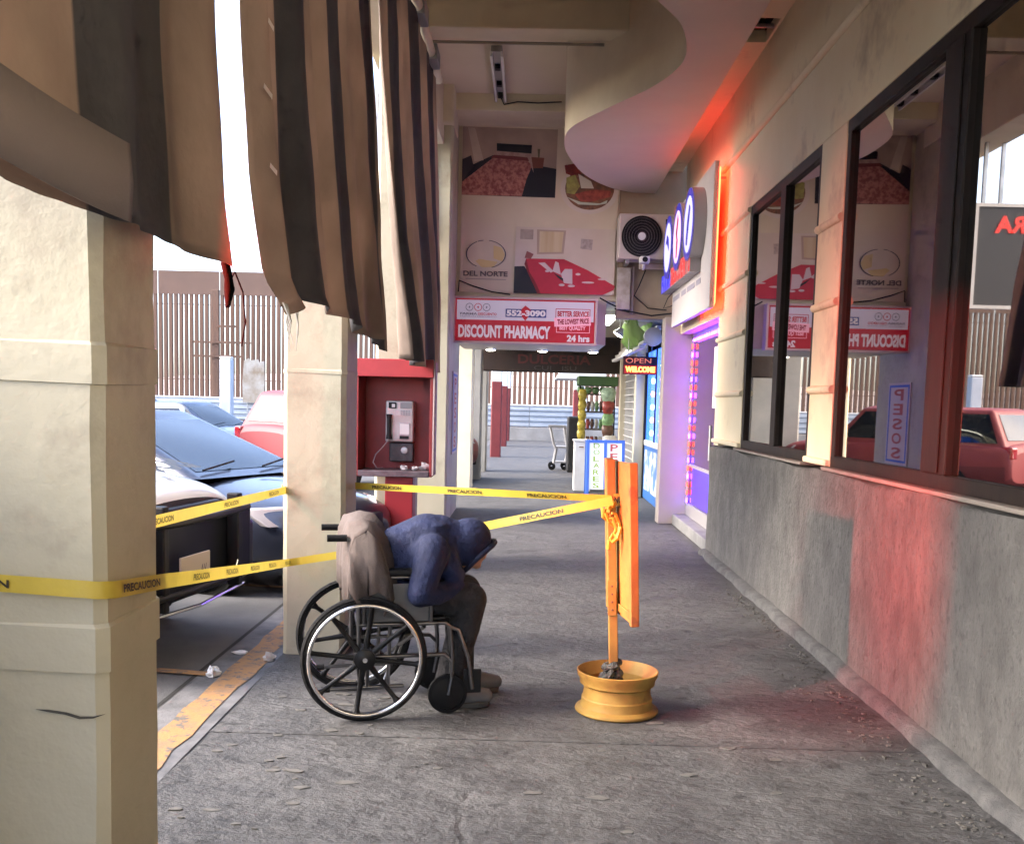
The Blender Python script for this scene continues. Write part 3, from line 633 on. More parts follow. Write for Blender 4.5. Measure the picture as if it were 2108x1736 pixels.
art('bed_valance', [(655, 1345), (690, 1480), (740, 1560), (800, 1690), (770, 1690), (680, 1500), (640, 1400)], pm('dark_red', (.16, .012, .02)), rm)
for p_ in ([(770, 1385), (830, 1380), (915, 1465), (890, 1480)], [(930, 1365), (960, 1380), (985, 1500), (905, 1465)], [(1020, 1440), (1090, 1440), (1095, 1590), (1015, 1580), (985, 1490)], ell(1145, 1490, 24, 12, 14), ell(995, 1600, 28, 12, 14), ell(1240, 1570, 60, 10, 14), ell(855, 1465, 20, 12, 12), ell(1375, 1535, 45, 9, 14), ell(1085, 1608, 34, 12, 14)):
    art('petal', p_, pm('petal', (.50, .38, .37)), rm)
art('dark_leaf', [(915, 1480), (1005, 1535), (1010, 1565), (960, 1530)], pm('black', (.010, .009, .012)), rm)
tag(MB().tube([(-1.0, 13.96, 3.02), (-.99, 13.955, 3.17), (-.8, 13.955, 3.10), (-.55, 13.955, 3.03), (-.3, 13.955, 3.0)], .009, 5).build('cable', M_BLACK, None, smooth=60), 'black cable drooping above the left of the pharmacy sign', 'cable')

# ================================================================= PHARMACY SIGN
ps = thing('pharmacy_sign', 'red and white lit box sign reading DISCOUNT PHARMACY 24 hrs', 'sign', (-.1, 13.8, 2.33))
SX0, SX1, SZ0, SZ1, SY = -1.055, .868, 2.335, 2.95, 13.80
MB().box(SX0, SX1, SY, SY + .19, SZ0, SZ1).build('box', mat('sign_case', (.55, .40, .38), .4), ps, bevel=.008)
MB().box(SX0 + .035, SX1 - .035, SY - .004, SY + .01, SZ0 + .03, SZ1 - .03).build('face', M_SIGNRED, ps)
MS = frame_M((SX0, SY - .004, SZ0), (1, 0, 0), (0, 0, 1)); SW, SH = SX1 - SX0, SZ1 - SZ0
def sp(cx, cy): return ((cx - 120) / (1998 - 120) * SW, (1 - (cy - 100) / (725 - 100)) * SH)     # sign artwork grid
a = sp(172, 412); b = sp(1950, 150)
wp = MB().box(a[0], b[0], a[1], b[1], .001, .0025, 0, MS).build('white_band', M_SIGNWHITE, ps)
for sxy, o_ in (((120, 100), 0),):
    for x0, x1, z0, z1 in ((SX0, SX0 + .03, SZ0, SZ1), (SX1 - .03, SX1, SZ0, SZ1), (SX0 + .03, SX1 - .03, SZ0, SZ0 + .026), (SX0 + .03, SX1 - .03, SZ1 - .026, SZ1)):
        MB().box(x0, x1, SY - .02, SY - .001, z0, z1).build('trim', mat('sign_trim', (.58, .42, .40), .4), ps, bevel=.003)
def st(s, c0, c1, m, bold=.03, name='lettering', lift=.004, rot=0):
    a = sp(*c0); b = sp(*c1)
    return text(name, s, abs(b[0] - a[0]), abs(b[1] - a[1]), m, ps, MS @ Matrix.Translation(((a[0] + b[0]) / 2, (a[1] + b[1]) / 2, lift)) @ Matrix.Rotation(R(rot), 4, 'Z'), bold)
st('DISCOUNT PHARMACY', (195, 480), (1392, 652), M_PRINTWHITE, .045)
st('24 hrs', (1610, 588), (1905, 680), M_PRINTWHITE, .045)
a = sp(805, 368); b = sp(1335, 258)
MB().box(a[0], b[0], a[1], b[1], .0035, .005, 0, MS).build('number_band', M_PRINTBLUE, ps)
MB().prism([sp(*c) for c in ((1062, 210), (1130, 262), (1120, 330), (1065, 415), (1000, 340), (1010, 262))], .001, 0, MS @ Matrix.Translation((0, 0, .006))).build('diamond', M_SIGNRED, ps)
st('552-3090', (818, 272), (1325, 356), M_PRINTWHITE, .05, lift=.0085)
for cx, ms_ in ((335, M_PRINTGREY), (447, M_SIGNRED), (557, M_PRINTGREY)):
    c = sp(cx, 245); o_ = []
    MB().lathe([(.052, .0035), (.043, .0036)], 28, 0, MS @ Matrix.Translation((c[0], c[1], 0)), cap=False).build('ring', ms_, ps)
    MB().prism([(c[0] + .016 * x, c[1] + .02 * y) for x, y in ((-.8, -.2), (0, .9), (.8, .3), (.3, -.9))], .001, 0, MS @ Matrix.Translation((0, 0, .0035))).build('symbol', ms_, ps)
st('FARMA', (215, 318), (440, 350), M_PRINTGREY, .03); st('DESCUENTO', (448, 318), (690, 352), M_SIGNRED, .03)
st('FARMACIA DESCUENTO', (218, 362), (690, 378), M_PRINTGREY, .0)
def ring_rect(c0, c1, t, m, name, rot=0):
    a = sp(*c0); b = sp(*c1); mb = MB(); cx, cy = (a[0] + b[0]) / 2, (a[1] + b[1]) / 2; w, hh = abs(b[0] - a[0]) / 2, abs(b[1] - a[1]) / 2
    Mt = MS @ Matrix.Translation((cx, cy, .0045)) @ Matrix.Rotation(R(rot), 4, 'Z')
    mb.box(-w, w, hh - t, hh, 0, .001, 0, Mt).box(-w, w, -hh, -hh + t, 0, .001, 0, Mt).box(-w, -w + t, -hh + t, hh - t, 0, .001, 0, Mt).box(w - t, w, -hh + t, hh - t, 0, .001, 0, Mt)
    mb.build(name, m, ps)
PINK = mat('print_pink', (.60, .26, .33), .45, emit=(.7, .3, .38), estr=.08)
ring_rect((1455, 240), (1905, 400), .008, M_SIGNRED, 'stamp_frame'); ring_rect((1468, 398), (1905, 560), .008, PINK, 'stamp_frame')
a = sp(1440, 470); b = sp(1915, 352)
MB().box(a[0], b[0], a[1], b[1], .0055, .0062, 0, MS @ Matrix.Translation(((a[0] + b[0]) / 2, (a[1] + b[1]) / 2, 0)) @ Matrix.Rotation(R(3), 4, 'Z') @ Matrix.Translation((-(a[0] + b[0]) / 2, -(a[1] + b[1]) / 2, 0))).build('stamp_band', PINK, ps)
st('BETTER SERVICE', (1480, 270), (1890, 345), M_SIGNRED, .04); st('THE LOWEST PRICE', (1480, 372), (1890, 445), mat('print_darkred', (.25, .01, .03), .5), .04, lift=.0075, rot=3)
st('BEST QUALITY', (1510, 468), (1850, 532), PINK, .04)
# lamps under the sign box and in the passage
PL = glow('passage_lamp', (1.0, .93, .80), 26)
for x, lab in ((-.61, 'left'), (.17, 'middle'), (.93, 'right')):
    t = thing('downlight', 'lit round downlight under the %s of the pharmacy sign' % lab, 'light', (x, 15.6, 2.34), group='downlights behind the pharmacy sign')
    MB().lathe([(.075, .0), (.085, .018), (.085, .021)], 20, 0, Matrix.Translation((x, 15.6, 2.338))).build('trim', M_WHITEP, t, smooth=50)
    MB().lathe([(0.0, -.012), (.05, -.01), (.07, .0)], 20, 0, Matrix.Translation((x, 15.6, 2.338))).build('lens', PL, t, smooth=60)
t = thing('ceiling_light', 'bright white panel lamp on the passage ceiling right of the sign', 'light', (1.15, 16.3, 2.9))
MB().box(.98, 1.32, 15.6, 17.4, 2.90, 2.955).build('housing', M_WHITEP, t, bevel=.005); MB().box(1.0, 1.30, 15.63, 17.37, 2.885, 2.902).build('diffuser', glow('tube_light', (.95, 1.0, .88), 9), t)
t = thing('spot_lamp', 'small white spot lamp beside the panel lamp', 'light', (1.25, 15.3, 2.6))
MB().lathe([(.03, .1), (.05, .06), (.085, 0), (.08, -.01), (0, -.012)], 16, 0, Matrix.Translation((1.28, 15.3, 2.60)) @ Matrix.Rotation(R(30), 4, 'Y')).build('shade', M_WHITEP, t, smooth=60)
MB().lathe([(.07, -.014), (0, -.03)], 16, 0, Matrix.Translation((1.28, 15.3, 2.60)) @ Matrix.Rotation(R(30), 4, 'Y')).build('bulb', PL, t)
MB().tube([(1.30, 15.3, 2.7), (1.32, 15.3, 2.955)], .01, 6).build('stem', M_WHITEP, t)

# ================================================================= AIR CONDITIONER, CAMERA, PIPES ON THE TAN WALL
ac = thing('air_conditioner', 'white outdoor air conditioner unit with round black fan grille', 'air conditioner', (1.48, 13.7, 3.44))
MB().box(1.10, 1.875, 13.58, 13.93, 3.45, 4.03).build('case', mat('ac_white', (.56, .48, .45), .45, col2=(.50, .42, .39), nscale=3), ac, bevel=.015)
Mac = frame_M((1.395, 13.578, 3.74), (1, 0, 0), (0, 0, 1))
MB().lathe([(.262, 0), (.262, .012), (.245, .014)], 40, 0, Mac).build('fan_shroud', M_BLACK, ac, smooth=50)
MB().lathe([(.25, .004), (0, .004)], 40, 0, Mac).build('fan_recess', mat('fan_dark', (.02, .017, .016), .6), ac)
fg = MB()
for r_ in (.06, .095, .13, .165, .2, .235): fg.tube([(r_ * math.cos(a * .1745), r_ * math.sin(a * .1745), .018) for a in range(36)], .006, 5, 0, False, Mac, closed=True)
fg.build('fan_grille', mat('grille_grey', (.06, .05, .05), .5), ac, smooth=60)
MB().lathe([(.05, .012), (.05, .028), (0, .03)], 24, 0, Mac).build('fan_hub', M_WHITEP, ac, smooth=40)
MB().box(1.70, 1.83, 13.574, 13.58, 3.90, 3.965).build('badge', M_BLACK, ac); MB().box(1.715, 1.80, 13.571, 13.574, 3.92, 3.94).build('badge_mark', M_WHITEP, ac)
for x in (1.2, 1.75): MB().box(x, x + .05, 13.6, 14.0, 3.40, 3.447).build('bracket', M_STEEL, ac, bevel=.004)
MB().box(1.38, 1.88, 13.60, 13.66, 3.33, 3.398).build('bracket', mat('bracket_cream', (.42, .34, .28), .6), ac, bevel=.004)
sc = thing('security_camera', 'small white security camera below the air conditioner', 'camera', (1.43, 13.5, 3.4))
MB().box(1.37, 1.50, 13.44, 13.60, 3.385, 3.475).build('body', M_WHITEP, sc, bevel=.02); MB().lathe([(.035, 0), (.035, .012), (0, .014)], 20, 0, frame_M((1.435, 13.44, 3.43), (1, 0, 0), (0, 0, 1))).build('lens', M_BLACK, sc, smooth=40)
MB().tube([(1.435, 13.55, 3.39), (1.435, 13.6, 3.34), (1.435, 13.66, 3.34)], .02, 8).build('mount', M_WHITEP, sc, smooth=60)
pp_ = thing('drain_pipe', 'peeling white boxed pipe on the wall below the air conditioner', 'pipe', (1.25, 13.9, 2.8))
MB().box(1.12, 1.30, 13.88, 13.998, 2.83, 3.38).build('casing', mat('peeling_white', (.52, .45, .40), .7, col2=(.36, .29, .23), nscale=7, bump=.6, bscale=15, bdist=.01), pp_, bevel=.012)
MB().tube([(1.33, 13.96, 2.78), (1.33, 13.95, 3.4)], .022, 8).build('pipe', mat('pipe_beige', (.42, .33, .27), .6), pp_, smooth=60)
tag(MB().tube([(1.5, 13.95, 3.36), (1.42, 13.94, 3.15), (1.36, 13.94, 3.02), (1.55, 13.94, 2.86), (1.8, 13.94, 2.84)], .008, 5).build('cable', M_BLACK, None, smooth=60), 'thin dark cable looping below the security camera', 'cable')
tag(MB().tube([(.9, 13.93, 2.98), (1.05, 13.92, 2.90), (1.3, 13.92, 2.80), (1.1, 13.9, 2.84), (1.6, 13.93, 2.76), (1.9, 13.93, 2.80)], .010, 5).build('cable', M_BLACK, None, smooth=60), 'tangled black cables right of the pharmacy sign', 'cable')
tag(MB().tube([(1.82, 13.5, 3.03), (1.75, 13.48, 2.95), (1.70, 13.48, 2.82), (1.80, 13.5, 2.85), (1.86, 13.5, 2.9)], .006, 5).build('cable', M_BLACK, None, smooth=60), 'loop of cable at the far edge of the fascia sign', 'cable')
jb = tag(MB().box(1.80, 1.93, 13.45, 13.58, 3.75, 4.12).build('junction_box', mat('box_salmon', (.48, .24, .17), .6), None, bevel=.01), 'salmon coloured box behind the fascia sign top', 'box')

# ================================================================= PASSAGE SHOPS (right side)
col_ = thing('shop_column', 'cream column between the blue shop window and the white lattice gate', 'column', (1.87, 17.6, 0))
MB().box(1.79, 1.97, 17.5, 17.75, 0, 2.96).build('shaft', mat('column_cream', (.60, .55, .42), .6, col2=(.54, .48, .36), nscale=2), col_, bevel=.01)
c2_ = thing('shop_column', 'cream column at the far side of the lattice gate', 'column', (1.87, 20.2, 0))
MB().box(1.76, 2.0, 20.1, 20.4, 0, 2.96).build('shaft', mat('column_cream', (.6, .55, .42)), c2_, bevel=.01)
lat = thing('lattice_gate', 'white steel lattice gate between two cream columns', 'gate', (1.86, 18.9, 0))
for i in range(16): MB().box(1.86, 1.875, 17.80 + i * .152, 17.815 + i * .152, .05, 2.55).build('bar', M_WHITE, lat)
for i in range(20): MB().box(1.84, 1.86, 17.75, 20.1, .08 + i * .128, .095 + i * .128).build('bar', M_WHITE, lat)
MB().box(1.92, 1.94, 17.75, 20.1, 0, 2.96).build('dark_backing', mat('dark_interior', (.03, .03, .035), .8), lat)
shop = thing('shop_window', 'blue framed shop window with coloured lights behind the purple wall', 'shop front', (1.97, 15.7, 0))
MB().box(1.99, 2.05, 13.95, 17.5, .95, 2.45).build('glass', mat('blue_glass', (.04, .10, .35), .1, emit=(.05, .18, 1.0), estr=.35), shop)
MB().box(1.96, 2.06, 13.95, 17.5, .0, .95).build('counter', mat('blue_counter', (.03, .13, .40), .4), shop, bevel=.03)
MB().box(1.95, 2.07, 13.95, 17.5, .90, .99).build('counter_top', M_WHITE, shop, bevel=.01)
MB().box(1.94, 1.96, 16.0, 16.05, .99, 2.45).build('mullion', M_BLACK, shop); MB().box(1.94, 1.97, 17.4, 17.5, 0, 2.45).build('post', M_BLACK, shop)
pst = MB().box(1.945, 1.957, 14.2, 17.2, .18, .84).build('poster', mat('pale_poster', (.55, .60, .62), .5, col2=(.08, .20, .48), nscale=3.0, lo=.45, hi=.55), shop)
GLb, GLr = glow('window_lamp_blue', (.35, .75, 1.0), 6), glow('window_lamp_red', (1.0, .15, .2), 4)
for i in range(6):
    for j, y in enumerate((16.7, 15.6)):
        MB().lathe([(0, .03), (.04, .015), (.045, 0)], 14, 0, frame_M((1.985, y, 1.12 + i * .21), (0, -1, 0), (0, 0, 1))).build('coloured_lamp', GLb if (i + j) % 2 == 0 else GLr, shop)
ow = thing('open_sign', 'hanging LED sign reading OPEN WELCOME in orange letters', 'sign', (1.63, 15.4, 2.0))
MB().box(1.375, 1.885, 15.40, 15.47, 2.02, 2.285).build('case', mat('led_sign_case', (.05, .006, .005), .4), ow, bevel=.008)
MB().box(1.39, 1.87, 15.395, 15.402, 2.03, 2.155).build('lit_band', glow('led_band', (.6, .02, .01), .35), ow)
MO = frame_M((1.63, 15.392, 0), (1, 0, 0), (0, 0, 1))
text('lettering', 'WELCOME', .44, .085, glow('led_amber', (1.0, .35, .05), 3.2), ow, MO @ Matrix.Translation((0, 2.095, 0)), .05)
text('lettering', 'OPEN', .38, .075, mat('dim_led', (.28, .10, .07), .5, emit=(.5, .12, .06), estr=.25), ow, MO @ Matrix.Translation((-.03, 2.222, 0)), .0)  # OPEN letters get a faint glow in their material
for x in (1.45, 1.8): MB().tube([(x, 15.43, 2.285), (x, 15.43, 2.96)], .006, 5).build('chain', M_STEEL, ow)
sh = thing('roller_shutter', 'white roller shutter housing above the shop entrance', 'shutter', (1.75, 16.5, 2.4))
for i, (x, z) in enumerate(((1.52, 2.36), (1.58, 2.43), (1.64, 2.50), (1.70, 2.57), (1.76, 2.64))):
    MB().box(x, x + .08, 14.6, 19.4, z, z + .05, 0).build('slat', M_WHITE, sh, bevel=.008)
MB().lathe([(.13, 0), (.13, .12), (.10, .13)], 24, 0, frame_M((1.70, 14.55, 2.52), (1, 0, 0), (0, 0, 1))).build('drum_end', M_WHITE, sh, smooth=40)
gs = thing('green_sheet', 'crumpled pale green plastic sheet bundled above the shutter', 'sheet', (1.5, 15.2, 2.7))
rows = []
for i in range(12):
    rows.append([(1.36 + .40 * j / 10 + .02 * math.sin(i * 2 + j), 15.0 + .06 * i, 2.68 + .16 * math.sin(j * .55 + i * .3) + .04 * math.sin(j * 2.1 + i) - .01 * i) for j in range(11)])
MB().grid(rows).build('sheet', mat('green_plastic', (.42, .62, .22), .45, translucent=.3), gs, smooth=180, solid=.006)
bc = thing('cable_coil', 'black coiled hose hung at the passage corner', 'hose', (1.86, 13.8, 2.6))
for r_, dy in ((.15, 0), (.13, .03), (.16, .05)):
    MB().tube([(1.87 + .4 * r_ * math.cos(a * .3), 13.97 + dy + .3, 2.62 + r_ * math.sin(a * .3)) for a in range(21)], .022, 8, closed=True).build('loop', M_RUBBER, bc, smooth=60)
dl = thing('sweets_sign', 'dark unlit sign board with faint letters across the passage end', 'sign', (.3, 21.9, 2.3))
MB().box(-1.1, 1.85, 21.94, 21.99, 2.24, 2.60).build('board', mat('dark_board', (.045, .026, .02), .5, col2=(.03, .02, .016), nscale=3), dl, bevel=.004)
MD_ = frame_M((0, 21.936, 0), (1, 0, 0), (0, 0, 1)); MDL = mat('dull_red_letter', (.13, .032, .028), .5)
text('lettering', 'DULCERIA', 1.55, .20, MDL, dl, MD_ @ Matrix.Translation((.50, 2.49, 0)), .03)
text('lettering', 'CUI   ISU', .9, .09, mat('dull_grey_letter', (.10, .085, .075), .5), dl, MD_ @ Matrix.Translation((.52, 2.31, 0)), .0)
# sweets rack with hanging bags
rk = thing('merchandise_rack', 'dark shelving rack of packed sweets beside the passage', 'rack', (1.45, 20.9, 0))
for x, y in ((.99, 20.6), (1.68, 20.6), (.99, 21.1), (1.68, 21.1)): MB().box(x, x + .03, y, y + .03, 0, 2.05).build('post', M_BLACK, rk)
for z in (.35, .70, 1.05, 1.40, 1.75): MB().box(.99, 1.71, 20.6, 21.13, z, z + .025).build('shelf', mat('dark_wood', (.05, .03, .02), .6), rk)
MB().box(.95, 1.75, 20.45, 21.2, 1.93, 2.12).build('canopy', mat('rack_green', (.05, .11, .035), .6), rk, bevel=.02)
packs = [('yellow', (.45, .36, .06)), ('green', (.20, .36, .16)), ('red', (.30, .05, .04)), ('white', (.55, .54, .50)), ('brown', (.12, .06, .04)), ('pale green', (.36, .50, .36))]
def bag(x, y, z, w, hgt, ci, lab, grp='bags on the sweets rack'):
    nm, c = packs[ci]; rnd = random.Random(int(x * 977 + z * 131 + y * 17)); rows = []
    for i in range(9):
        t = i / 8; ww = w * (.55 + .45 * math.sin(math.pi * min(1, t * .9 + .1))) ; row = []
        for j in range(12):
            a = j / 12 * 6.283; row.append((x + ww / 2 * math.cos(a) + rnd.uniform(-.008, .008), y + ww * .3 * math.sin(a) * math.sin(math.pi * (t * .92 + .04)) + rnd.uniform(-.006, .006), z + hgt * (1 - t)))
        rows.append(row)
    mb = MB().grid(rows, wrap=True); mb.add(rows[0], [tuple(range(12))]); mb.add(rows[-1], [tuple(range(11, -1, -1))])
    tag(mb.build('snack_bag', mat('bag_' + nm, c, .35, col2=tuple(v * .6 for v in c), nscale=16, bump=.5, bscale=30, bdist=.01), None, smooth=60), lab, 'bag', grp)
zs = [1.62, 1.42, 1.22, 1.02, .84]
for i, z in enumerate(zs): bag(1.04, 20.42, z, .17, .24, 0, 'yellow snack bag hanging at row %s on the left of the rack' % ('one', 'two', 'three', 'four', 'five')[i])
for i, (z, ci, lab) in enumerate(((1.60, 5, 'big pale green bag at the top right of the rack'), (1.36, 2, 'dark red bag below the pale green bag on the rack'), (1.10, 1, 'green bag hanging mid height on the right of the rack'), (.90, 4, 'brown bag hanging low on the right of the rack'))): bag(1.55, 20.35, z, .30 if i == 0 else .24, .30, ci, lab)
bag(1.60, 20.3, .72, .30, .24, 3, 'white bag at the bottom right of the rack')
for i in range(4):
    for j, z in enumerate((.725, 1.075, 1.425)):
        bag(1.18 + i * .085, 20.72, z, .08, .2, (4, 2, 4, 3, 1)[(i + j) % 5], '%s small bag, %s from the left on the %s rack shelf' % (packs[(4, 2, 4, 3, 1)[(i + j) % 5]][0], ('first', 'second', 'third', 'fourth')[i], ('lower', 'middle', 'upper')[j]), 'small bags on the rack shelves')
for i in range(5): bag(1.02 + i * .15, 20.75, 1.775, .15, .14, 1, 'green packet, %s from the left under the rack canopy' % ('first', 'second', 'third', 'fourth', 'fifth')[i], 'green packets on the top shelf')
# A-board
ab = thing('a_board', 'blue framed board with DOLARES in green and PESOS in red', 'sign', (1.3, 17.3, 0))
BF = mat('board_blue', (.05, .14, .50), .5); BW = mat('board_white', (.72, .74, .74), .5, emit=(.9, .95, 1), estr=.05)
Ma = frame_M((.985, 17.3, 0), (1, .05, 0), (0, .10, 1))
def abox(name, x0, x1, y0, y1, m, z0=0, z1=.03): return MB().box(x0, x1, y0, y1, z0, z1, 0, Ma).build(name, m, ab, bevel=.004)
for x in (0, .295, .60): abox('frame', x, x + .05, 0 if x != .295 else .14, .97, BF, -.02, .032)
abox('frame', .05, .295, .92, .968, BF, -.015, .03); abox('frame', .345, .60, .92, .968, BF, -.015, .03)
abox('panel', .045, .30, .13, .925, BW, 0, .012); abox('panel', .34, .605, .13, .925, BW, 0, .012)
GRN = mat('letter_green', (.28, .42, .05), .5); RDL = mat('letter_red_paint', (.50, .08, .06), .5)
for i, c in enumerate('DOLARES'): text('letter', c, .11, .085, GRN, ab, Ma @ Matrix.Translation((.172, .87 - i * .112, .0135)), .02)
for i, c in enumerate('PESOS'): text('letter', c, .13, .12, RDL, ab, Ma @ Matrix.Translation((.47, .84 - i * .155, .0135)), .02)
MB().box(.98, 1.02, 17.75, 17.79, 0, .95).build('back_leg', BF, ab); MB().box(1.58, 1.62, 17.78, 17.82, 0, .95).build('back_leg', BF, ab)
wc_ = thing('white_cabinet', 'small white cabinet standing behind the DOLARES board', 'cabinet', (.95, 18.4, 0))
MB().box(.82, 1.12, 18.3, 18.7, 0.01, .90).build('body', M_WHITE, wc_, bevel=.01); MB().box(.80, 1.14, 18.28, 18.72, .90, .93).build('top', M_WHITE, wc_, bevel=.006); MB().tube([(.9, 18.28, .8), (.98, 18.27, .8)], .01, 6).build('handle', M_RUST, wc_)
# trolley and covered cart
tr = thing('trolley', 'dark grey steel trolley on castors in the passage', 'trolley', (.75, 24.4, 0))
for y in (24.2, 24.7):
    MB().tube([(.50, y, 1.02), (.60, y, .60), (.66, y, .50), (.60, y, .15)], .028, 8).build('leg', M_GREYP, tr, smooth=60)
    MB().tube([(.84, y, 1.02), (.90, y, .62), (.95, y, .52), (.88, y, .15)], .028, 8).build('leg', M_GREYP, tr, smooth=60)
    for x in (.56, .86):
        MB().lathe([(.03, -.025), (.085, -.025), (.085, .025), (.03, .025)], 18, 0, frame_M((x, y, .085), (1, 0, 0), (0, 0, 1)), closed=True).build('castor', M_RUBBER, tr, smooth=40)
MB().box(.60, .92, 24.15, 24.75, .17, .20).build('lower_tray', M_GREYP, tr); MB().box(.62, .96, 24.15, 24.75, .52, .56).build('middle_tray', M_GREYP, tr)
MB().box(.46, .88, 24.14, 24.18, 1.0, 1.05).build('top_rail', M_GREYP, tr); MB().box(.46, .88, 24.72, 24.76, 1.0, 1.05).build('top_rail', M_GREYP, tr)
bk = tag(MB().box(.88, 1.20, 23.5, 24.0, .0, 1.28).build('covered_crate', mat('black_tarp', (.012, .012, .014), .6, bump=.5, bscale=8, bdist=.02), None, bevel=.05, seg=3), 'tall crate under a black cover beside the trolley', 'crate')
fa_ = thing('far_awning', 'pale awning frame at the far right end of the passage', 'awning', (1.4, 30, 2))
MB().prism([(.75, 2.30), (2.2, 2.30), (2.2, 2.55), (.85, 2.45)], 3.0, 0, frame_M((0, 33, 0), (1, 0, 0), (0, 0, 1))).build('canopy', M_WHITE, fa_)
MB().tube([(1.5, 30.1, 2.3), (1.65, 30.1, 1.6)], .04, 6).build('strut', M_WHITE, fa_)

# ================================================================= PAYPHONE BOOTH
pb = thing('payphone_booth', 'red metal payphone booth on a red pedestal', 'phone booth', (-1.2, 9.4, 0))
BX0, BX1, BZ0, BZ1, BY0, BY1 = -1.56, -.868, .865, 1.905, 9.2, 9.62
MB().box(-1.30, -1.045, 9.28, 9.50, 0, .86).build('pedestal', mat('pedestal_red', (.34, .022, .028), .4), pb, bevel=.008)
MB().box(BX0, BX1, BY1 - .02, BY1, BZ0, BZ1).build('back_panel', M_RED, pb)
MB().box(BX0, BX0 + .025, BY0, BY1 - .021, BZ0, BZ1).build('side_panel', M_RED, pb, bevel=.003); MB().box(BX1 - .025, BX1, BY0, BY1 - .021, BZ0, BZ1).build('side_panel', M_RED, pb, bevel=.003)
MB().box(BX0 + .026, BX1 - .026, BY0 - .002, BY1 - .022, BZ1 - .03, BZ1 + .004).build('roof', M_RED, pb); MB().box(BX0 - .004, BX1 + .004, BY0 - .02, BY0 - .003, BZ1 - .15, BZ1 + .01).build('header', mat('header_red', (.36, .03, .035), .4, col2=(.30, .026, .03), nscale=5), pb, bevel=.006)
MB().box(BX0 + .026, BX1 - .026, BY0 - .01, BY1 - .022, BZ0 - .004, BZ0 + .05).build('shelf', mat('shelf_steel', (.16, .12, .13), .45, metal=.5, col2=(.10, .07, .08), nscale=12), pb, bevel=.005)
MB().tube([(BX1 + .012, BY0, BZ0 + .02), (BX1 + .012, BY0, BZ1)], .012, 6).build('edge_trim', mat('worn_trim', (.3, .22, .22), .5, metal=.4), pb)
ph = thing('payphone', 'grey metal payphone with black handset inside the red booth', 'telephone', (-1.2, 9.45, 1.1))
MB().box(-1.325, -1.065, 9.44, 9.60, 1.165, 1.545).build('body', mat('phone_metal', (.52, .49, .48), .42, metal=.5, col2=(.40, .37, .36), nscale=9), ph, bevel=.018, seg=3)
MB().box(-1.295, -1.225, 9.425, 9.441, 1.475, 1.53).build('display', M_BLACK, ph, bevel=.004); MB().box(-1.265, -1.235, 9.420, 9.426, 1.485, 1.515).build('screen', M_WHITEP, ph)
MB().box(-1.19, -1.08, 9.43, 9.441, 1.475, 1.53).build('card_slot', M_GREYP, ph, bevel=.004)
kp = MB().box(-1.24, -1.08, 9.43, 9.441, 1.41, 1.462).build('keypad', M_STEEL, ph)
for i in range(4):
    for j in range(3): MB().box(-1.185 + i * .024, -1.168 + i * .024, 9.425, 9.431, 1.415 + j * .016, 1.427 + j * .016).build('key', M_GREYP, kp)
MB().box(-1.20, -1.095, 9.43, 9.441, 1.19, 1.345).build('coin_panel', M_STEEL, ph, bevel=.004); MB().box(-1.19, -1.105, 9.425, 9.431, 1.24, 1.335).build('notice', M_WHITEP, ph); MB().box(-1.19, -1.105, 9.425, 9.432, 1.195, 1.225).build('coin_return', M_BLACK, ph)
MB().tube([(-1.285, 9.41, 1.415), (-1.285, 9.40, 1.38), (-1.285, 9.405, 1.25), (-1.285, 9.41, 1.195)], [.028, .02, .02, .030], 10).build('handset', M_BLACK, ph, smooth=60)
MB().tube([(-1.285, 9.42, 1.195), (-1.34, 9.40, 1.12), (-1.40, 9.36, 1.05), (-1.42, 9.34, .98), (-1.38, 9.33, .925), (-1.33, 9.36, .93)], .006, 6).build('cord', mat('cord_steel', (.3, .22, .22), .4, metal=.7), ph, smooth=60)
MB().box(-1.29, -1.07, 9.47, 9.60, .985, 1.155).build('vault', mat('vault_black', (.018, .018, .022), .35, col2=(.05, .05, .055), nscale=14), ph, bevel=.008)
MB().lathe([(.035, 0), (.03, .006), (0, .008)], 10, 0, frame_M((-1.15, 9.468, 1.09), (1, 0, 0), (0, 0, 1))).build('torn_sticker', M_STEEL, ph)
def crumple(name, c, r, m, label, cat, seed, group=None, sq=.7):
    rnd = random.Random(seed); rows = []
    for i in range(7):
        th = math.pi * i / 6; rows.append([])
        for j in range(10):
            a = 6.283 * j / 10; rr = r * rnd.uniform(.62, 1.15)
            rows[-1].append((c[0] + rr * math.sin(th) * math.cos(a), c[1] + rr * math.sin(th) * math.sin(a), c[2] + rr * sq * (math.cos(th) + .72)))
    return tag(MB().grid(rows, wrap=True).build(name, m, None), label, cat, group)
LIT = mat('litter_plastic', (.30, .27, .28), .3, col2=(.45, .42, .42), nscale=18)
crumple('crumpled_bag', (-.95, 9.38, .915), .06, LIT, 'crumpled clear plastic bag at the right of the booth shelf', 'litter', 11)
crumple('crumpled_paper', (-1.13, 9.32, .915), .04, LIT, 'crumpled paper in the middle of the booth shelf', 'litter', 12)
crumple('crumpled_wrapper', (-1.03, 9.30, .915), .035, LIT, 'crumpled wrapper between the paper and bag on the booth shelf', 'litter', 13)
WP = mat('white_litter', (.7, .7, .72), .6)
crumple('crumpled_paper', (-1.745, 5.62, LOT + .006), .045, WP, 'white crumpled paper lying on the kerb line by the near pillar', 'litter', 14, sq=.8)
crumple('crumpled_paper', (-1.74, 6.15, LOT + .006), .05, WP, 'flattened white paper in the gutter nearest the second pillar', 'litter', 15, sq=.25)
crumple('stone', (-1.52, 6.0, LOT + .006), .04, mat('pale_stone', (.5, .46, .43), .8), 'pale pebble at the foot of the second pillar', 'stone', 16, sq=.8)
